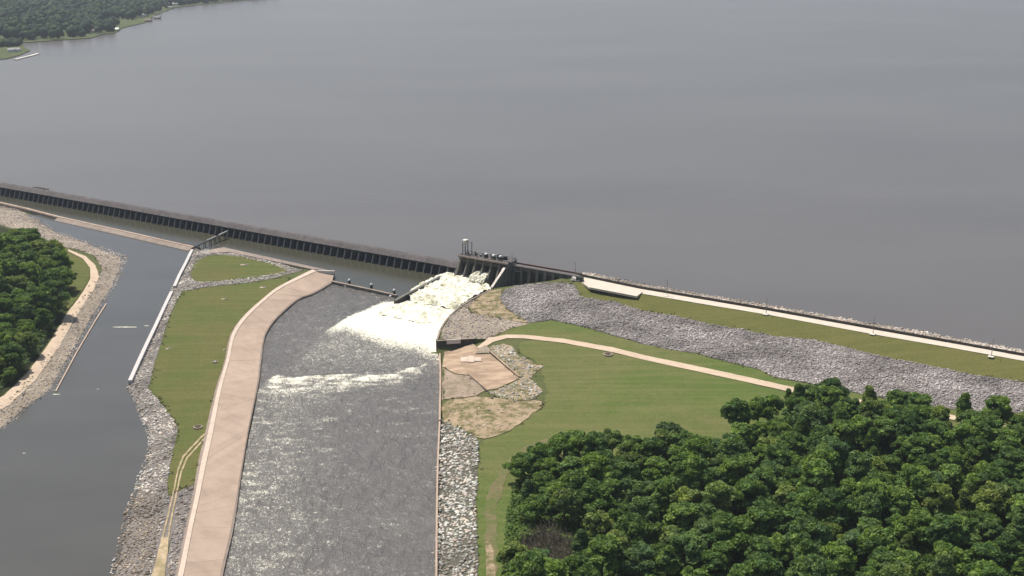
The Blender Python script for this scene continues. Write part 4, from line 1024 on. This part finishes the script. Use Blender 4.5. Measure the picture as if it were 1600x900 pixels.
SHAPE = ['round', 'broad', 'small', 'tall', 'narrow pointed', 'wide spreading', 'low round', 'slim pointed', 'full rounded']
def plant(x, y, k, sc, label, group, rz=None, name='tree'):
    cm, tm, R, H = VAR[k]
    z = hz(x, y)
    root = empty(name, (x, y, z), label, 'tree', group, rz if rz is not None else random.uniform(0, 6.28))
    root.scale = (sc * random.uniform(1.0, 1.25), sc * random.uniform(1.0, 1.25), sc * random.uniform(.85, 1.1))
    link('crown', cm, None, root, world_space=False); link('trunk', tm, None, root, world_space=False)
    return root
THICKET = [(808, 858), (850, 836), (893, 850), (898, 890), (850, 912), (806, 900)]
def grove(px, row, step, jit, desc, group, limit):
    poly = [P(x, y, 2.4) for x, y in px]
    pl = [(p.x, p.y) for p in poly]
    TK = [(p.x, p.y) for p in (P(x, y, 2.4) for x, y in THICKET)]
    ys = [p[1] for p in pl]; xs = [p[0] for p in pl]
    rows = []
    y = max(ys) - row * .4; i = 0
    while y > min(ys):
        line = []
        x = min(xs) + (i % 2) * step * .5
        while x < max(xs):
            a, b = x + random.uniform(-jit, jit), y + random.uniform(-jit, jit)
            q = proj((a, b, 10))
            if inside(pl, np.array([a]), np.array([b]))[0] and q[0] > -12 and not inside(TK, np.array([a]), np.array([b - 3]))[0] and -25 < q[0] < 1630 and q[1] < 925: line.append((a, b))
            x += step
        if line: rows.append(sorted(line))
        y -= row; i += 1
    cnt = 0
    for ri, line in enumerate(rows):
        for ci, (a, b) in enumerate(line):
            if cnt >= limit: return
            k = random.choice((0, 1, 2, 3, 3, 4, 5, 6, 7, 8, 8, 0, 1))
            lab = '%s tree of %s, %s from left, %s row from far edge' % (SHAPE[k], desc, ORD[min(ci, 34)], ORD[ri])
            plant(a, b, k, random.choice((random.uniform(.85, 1.15), random.uniform(1.1, 1.4), random.uniform(1.2, 1.58))), lab, group); cnt += 1
    return cnt
wood = [(800, 785), (812, 752), (850, 730), (900, 722), (950, 714), (990, 710), (1035, 694), (1070, 699), (1100, 718), (1140, 698), (1163, 668), (1200, 644), (1250, 637), (1340, 641), (1372, 650), (1420, 660), (1480, 663), (1567, 676), (1640, 690), (1760, 960), (790, 980), (792, 900)]
nt = grove(wood, 10.9, 11.2, 3.0, 'right wood', 'trees of the right wood', 300)
lw = [(0, 384), (40, 388), (72, 404), (98, 425), (108, 450), (106, 478), (88, 510), (62, 550), (30, 590), (-20, 625), (-60, 640), (-60, 380)]
nl = grove(lw, 11.4, 10.4, 2.6, 'left wood', 'trees of the left wood', 300)
for k in range(11):
    e_ = P(1192 + k * 40 + random.uniform(-6, 6), (646, 645, 647, 648, 652, 661, 668, 671, 676, 684, 692)[k] + 3, 2.6)
    plant(e_.x, e_.y, (1, 4, 3, 0, 8, 1, 4, 0, 5, 3, 8)[k], random.uniform(.72, .98), 'small tree on the upper rim of right wood beside dirt road, %s from left' % ORD[k], 'trees of the right wood')
print('trees', nt, nl)
def weeds(names, per_m, spread):
    pts = []
    for nm in names:
        b = resample(OUT[nm], 1.0)
        for p in b:
            if noise.noise(Vector((p.x * .07, p.y * .07, 8.8))) < -.12: continue
            for _ in range(np.random.default_rng(int(abs(p.x * 77 + p.y * 31))).poisson(per_m)):
                q = (p.x + random.gauss(0, spread), p.y + random.gauss(0, spread))
                z = hz(*q)
                if z > .5 and proj((q[0], q[1], z))[1] < 960: pts.append((q[0], q[1], z))
    c = np.repeat(np.array(pts), 6, 0); m = len(c)
    c = c + np.stack([RNG.normal(0, .35, m), RNG.normal(0, .35, m), RNG.uniform(.25, .8, m)], 1)
    nr = RNG.normal(0, .6, (m, 3)) + np.array([0, 0, 1]); nr /= np.linalg.norm(nr, axis=1)[:, None]
    t1 = np.cross(nr, RNG.normal(size=(m, 3))); t1 /= np.linalg.norm(t1, axis=1)[:, None]; t2 = np.cross(nr, t1); s_ = RNG.uniform(.3, .75, (m, 1))
    v = np.stack([c - t1 * s_ * .5 - t2 * s_ * .4, c + t1 * s_ * .6, c + t2 * s_ * .6, c - t1 * s_ * .4 + t2 * s_ * .3], 1).reshape(-1, 3)
    pal = np.array([(.09, .115, .03), (.12, .12, .045), (.16, .135, .07), (.07, .1, .028)])
    col = pal[np.repeat(RNG.integers(0, 4, len(pts)), 6)] * RNG.uniform(.75, 1.15, (m, 1))
    rawmesh('weeds', v, np.arange(4 * m).reshape(-1, 4), np.repeat(col, 4, 0), M['stone'], 'stuff')
weeds(['embankment_rubble', 'drain_rubble', 'sandy_bank', 'bare_earth', 'lower_rubble', 'shore_rubble', 'lower_lawn', 'upper_lawn', 'left_bank_rubble', 'silt_bank'], .55, 1.0)
def undergrowth(px, n, hmax):
    poly = [(p.x, p.y) for p in (P(x, y, 2.4) for x, y in px)]
    xs = [p[0] for p in poly]; ys = [p[1] for p in poly]
    x = RNG.uniform(min(xs), max(xs), n); y = RNG.uniform(min(ys), max(ys), n)
    k = inside(poly, x, y) & ~inside([(p.x, p.y) for p in (P(a_, b_, 2.4) for a_, b_ in THICKET)], x, y); x, y = x[k], y[k]; m = len(x)
    z = np.array([hz(a, b) for a, b in zip(x, y)])
    den = np.array([noise.noise(Vector((a * .11, b * .11, 6))) for a, b in zip(x, y)])
    z = z + RNG.uniform(.1, 1, m) * np.clip(2.6 + den * 6.5, .4, hmax)
    c = np.stack([x, y, z], 1); nr = RNG.normal(0, .6, (m, 3)) + np.array([0, 0, 1]); nr /= np.linalg.norm(nr, axis=1)[:, None]
    t1 = np.cross(nr, RNG.normal(size=(m, 3))); t1 /= np.linalg.norm(t1, axis=1)[:, None]; t2 = np.cross(nr, t1); s_ = RNG.uniform(.5, 1.2, (m, 1))
    v = np.stack([c - t1 * s_ * .5 - t2 * s_ * .4, c + t1 * s_ * .6, c + t2 * s_ * .6, c - t1 * s_ * .4 + t2 * s_ * .3], 1).reshape(-1, 3)
    col = np.array(LEAF_TINTS)[RNG.integers(0, 5, m)] * RNG.uniform(.6, 1.1, (m, 1))
    rawmesh('undergrowth', v, np.arange(4 * m).reshape(-1, 4), np.repeat(col, 4, 0), M['leaf'], 'stuff')
undergrowth([(792, 800), (806, 758), (850, 738), (900, 730), (990, 719), (1035, 702), (1100, 726), (1165, 681), (1250, 660), (1340, 660), (1450, 683), (1620, 700), (1760, 960), (780, 980), (784, 900)], 300000, 7.5)
undergrowth(lw, 90000, 6.0)
# bare thicket
def thicket(px, n, label):
    poly = [P(x, y, 2.4) for x, y in px]; c = sum(poly, Vector()) / len(poly)
    root = empty('bare_thicket', (c.x, c.y, hz(c.x, c.y)), label, 'thicket')
    xs = [p.x for p in poly]; ys = [p.y for p in poly]; q = MB(); k = 0
    while k < n:
        x, y = random.uniform(min(xs), max(xs)), random.uniform(min(ys), max(ys))
        if not inside([(p.x, p.y) for p in poly], np.array([x]), np.array([y]))[0]: continue
        b = Vector((x, y, hz(x, y))); t = b + Vector((random.uniform(-1.5, 1.5), random.uniform(-1.5, 1.5), random.uniform(3.5, 7)))
        q.tube(b, t, .09, .03, 4)
        for j in range(5):
            s_ = b.lerp(t, random.uniform(.4, .95)); q.tube(s_, s_ + Vector((random.uniform(-1.3, 1.3), random.uniform(-1.3, 1.3), random.uniform(.3, 1.6))), .05, .02, 3)
        k += 1
    o = q.build('twigs', M['twig'], root); o['kind'] = 'stuff'
thicket(THICKET, 420, 'grey brown leafless thicket at the lower left corner of the wood')

# ------------------------------------------------------------------ far shore
shore = [(-200, 70), (10, 66), (50, 65.5), (90, 62.5), (142, 59), (160, 53), (180, 51), (192, 43), (225, 35.5), (245, 22), (275, 11), (317, 6.5), (350, 2.5), (385, 0), (430, -4), (520, -12), (520, -60), (-200, -60)]
def far_land(name, px, z, mat):
    pts = [P(x, y, z) for x, y in px]
    rr = delaunay_2d_cdt([Vector((p.x, p.y)) for p in pts], [], [list(range(len(pts)))], 1, 0.001)
    return tag(link(name, mesh(name, [(v.x, v.y, z) for v in rr[0]], [tuple(f) for f in rr[2]]), mat), kind='structure')
far_land('far_land', shore, LAKE_Z + 1.2, M['far_ground'])
spit = [(-60, 96), (10, 91.5), (30, 86), (48, 78.5), (40, 75), (36, 70), (34, 67), (-60, 67)]
far_land('spit_land', spit, LAKE_Z + 1.0, M['far_ground'])
def far_trees(name, px, n, size, gaps):
    out = []; xs = [p[0] for p in px]; ys = [p[1] for p in px]
    poly = [P(x, y, LAKE_Z + 1.2) for x, y in px]
    X = [p.x for p in poly]; Y = [p.y for p in poly]
    V, F, C = [], [], []; k = 0; tries = 0
    g = RNG
    while k < n and tries < n * 8:
        tries += 1
        x, y = g.uniform(min(X), max(X)), g.uniform(min(Y), max(Y))
        if not inside([(p.x, p.y) for p in poly], np.array([x]), np.array([y]))[0]: continue
        if noise.noise(Vector((x * .012, y * .006, 3))) > gaps: continue
        s = g.uniform(*size)
        v = ICO_V * g.uniform(.65, 1.35, (12, 1)) * np.array([s * .62, s * .62, s * .75]) + np.array([x, y, LAKE_Z + 1 + s * .75])
        c = np.array([(.024, .042, .022), (.034, .058, .026), (.02, .035, .022), (.044, .066, .028)][g.integers(4)]) * g.uniform(.7, 1.3)
        V.append(v); F.append(ICO_F + 12 * k); C.append(np.repeat(c[None], 12, 0)); k += 1
    return rawmesh(name, np.concatenate(V), np.concatenate(F), np.concatenate(C), M['far'], 'stuff')
far_trees('far_woods', [(-60, 63), (40, 63), (90, 60.8), (140, 57), (159, 51), (178, 48.5), (184, 40), (196, 30), (205, 33), (212, 28), (232, 26), (244, 20), (272, 9.5), (317, 5.5), (350, 2), (385, -.6), (430, -5), (470, -45), (-60, -45)], 9500, (7, 15), .34)
far_trees('spit_trees', [(-40, 74), (10, 73.5), (33, 71.5), (34, 67.5), (-40, 67.5)], 130, (5, 8), .5)
def house(x, y, w, dpt, h, rz, roof, lab):
    p_ = P(x, y, LAKE_Z + 1.1); t_ = empty('house', p_, lab, 'house', 'houses on the far shore')
    q = MB(); q.box((p_.x, p_.y, p_.z + h / 2), (w, dpt, h), rz); q.build('wall', M['white_paint'], t_)
    e1 = Vector((math.cos(rz), math.sin(rz), 0)); e2 = Vector((-math.sin(rz), math.cos(rz), 0))
    q = MB(); q.prism([(-dpt * .6, h), (dpt * .6, h), (0, h + dpt * .3)], p_, e2, Z, e1, w * 1.1); q.build('roof', roof, t_)
hs = [(72, 9, 'pale roofed house deep in the far woods, leftmost of the clearing'), (84, 6, 'pale roofed house near the top edge of the far woods'), (98, 3, 'house highest among the far woods'), (138, 5, 'house between trees right of the far clearing'),
      (147, 51, 'pale house by the water on the far shore'), (173, 16, 'house behind the bright green far lawn'), (224, 26, 'house on the bright lawn by the far water'), (262, 9, 'white house among trees on the far point'), (272, 8, 'long white house at the far point waterline'), (300, 3, 'house on the distant shore right of the far point'), (365, 0.8, 'small house at the right end of the far shore')]
for k, (x, y, lab) in enumerate(hs):
    house(x, y, 15 if k not in (8,) else 26, 10, 4.5, random.uniform(-.5, .5), (M['roof_grey'], M['roof_brown'], M['pale'])[k % 3], lab + ' by the lake')
def boathouse(x, y, lab, roof):
    p_ = P(x, y, LAKE_Z); t_ = empty('boathouse', p_, lab, 'boathouse', 'boathouses on the far water')
    for sx in (-6, 6):
        for sy in (-4, 4):
            q = MB(); q.tube(p_ + Vector((sx, sy, -3)), p_ + Vector((sx, sy, 4)), .5, n=6); q.build('pile', M['bark'], t_)
    q = MB(); q.prism([(-6, 4), (6, 4), (0, 6.6)], p_, Vector((0, 1, 0)), Z, Vector((1, 0, 0)), 16); q.build('roof', roof, t_)
    q = MB(); q.box((p_.x, p_.y, p_.z + .9), (13, 9, .5)); q.build('dock', M['bark'], t_)
    q = MB(); q.box((p_.x - 4, p_.y + 20, p_.z + .9), (2.4, 40, .4)); q.build('pier', M['bark'], t_)
boathouse(180, 48.5, 'white roofed boathouse off the wooded far shore', M['white_paint']); boathouse(246, 29.5, 'dark boathouse standing out in the water off the far lawn', M['black']); boathouse(232, 34, 'low dark boathouse below the bright far lawn', M['roof_brown']); boathouse(266, 13.5, 'dark boathouse close by the far point', M['black'])
wall_between('jetty', [P(x, y, LAKE_Z + 1.2) for x, y in ((24, 92.5), (35, 89.5), (48, 86.5), (60, 83))], 5, LAKE_Z - 3, M['pale'], 'pale curved breakwater off the little far spit', 'breakwater')
for x, y, lab in ((18, 81, 'white roofed building on the far spit, left one of two'), (27, 80.5, 'white roofed building on the far spit, right one of two')):
    house(x, y, 10, 8, 4, .2, M['roof_grey'], lab)

# ------------------------------------------------------------------ haze
if HAZE > 0:
    q = MB(); q.box((0, 14000, (CAM_H + 3 - 12) / 2), (90000, 60000, CAM_H + 3 + 12))
    hm = bpy.data.materials.new('haze'); hm.use_nodes = True
    hn = hm.node_tree.nodes; hn.clear()
    out = hn.new('ShaderNodeOutputMaterial'); pv = hn.new('ShaderNodeVolumePrincipled')
    pv.inputs['Color'].default_value = (0.78, 0.87, 1.0, 1); pv.inputs['Density'].default_value = HAZE; pv.inputs['Anisotropy'].default_value = 0.2
    hm.node_tree.links.new(pv.outputs[0], out.inputs['Volume'])
    o = q.build('haze', hm); o['kind'] = 'stuff'
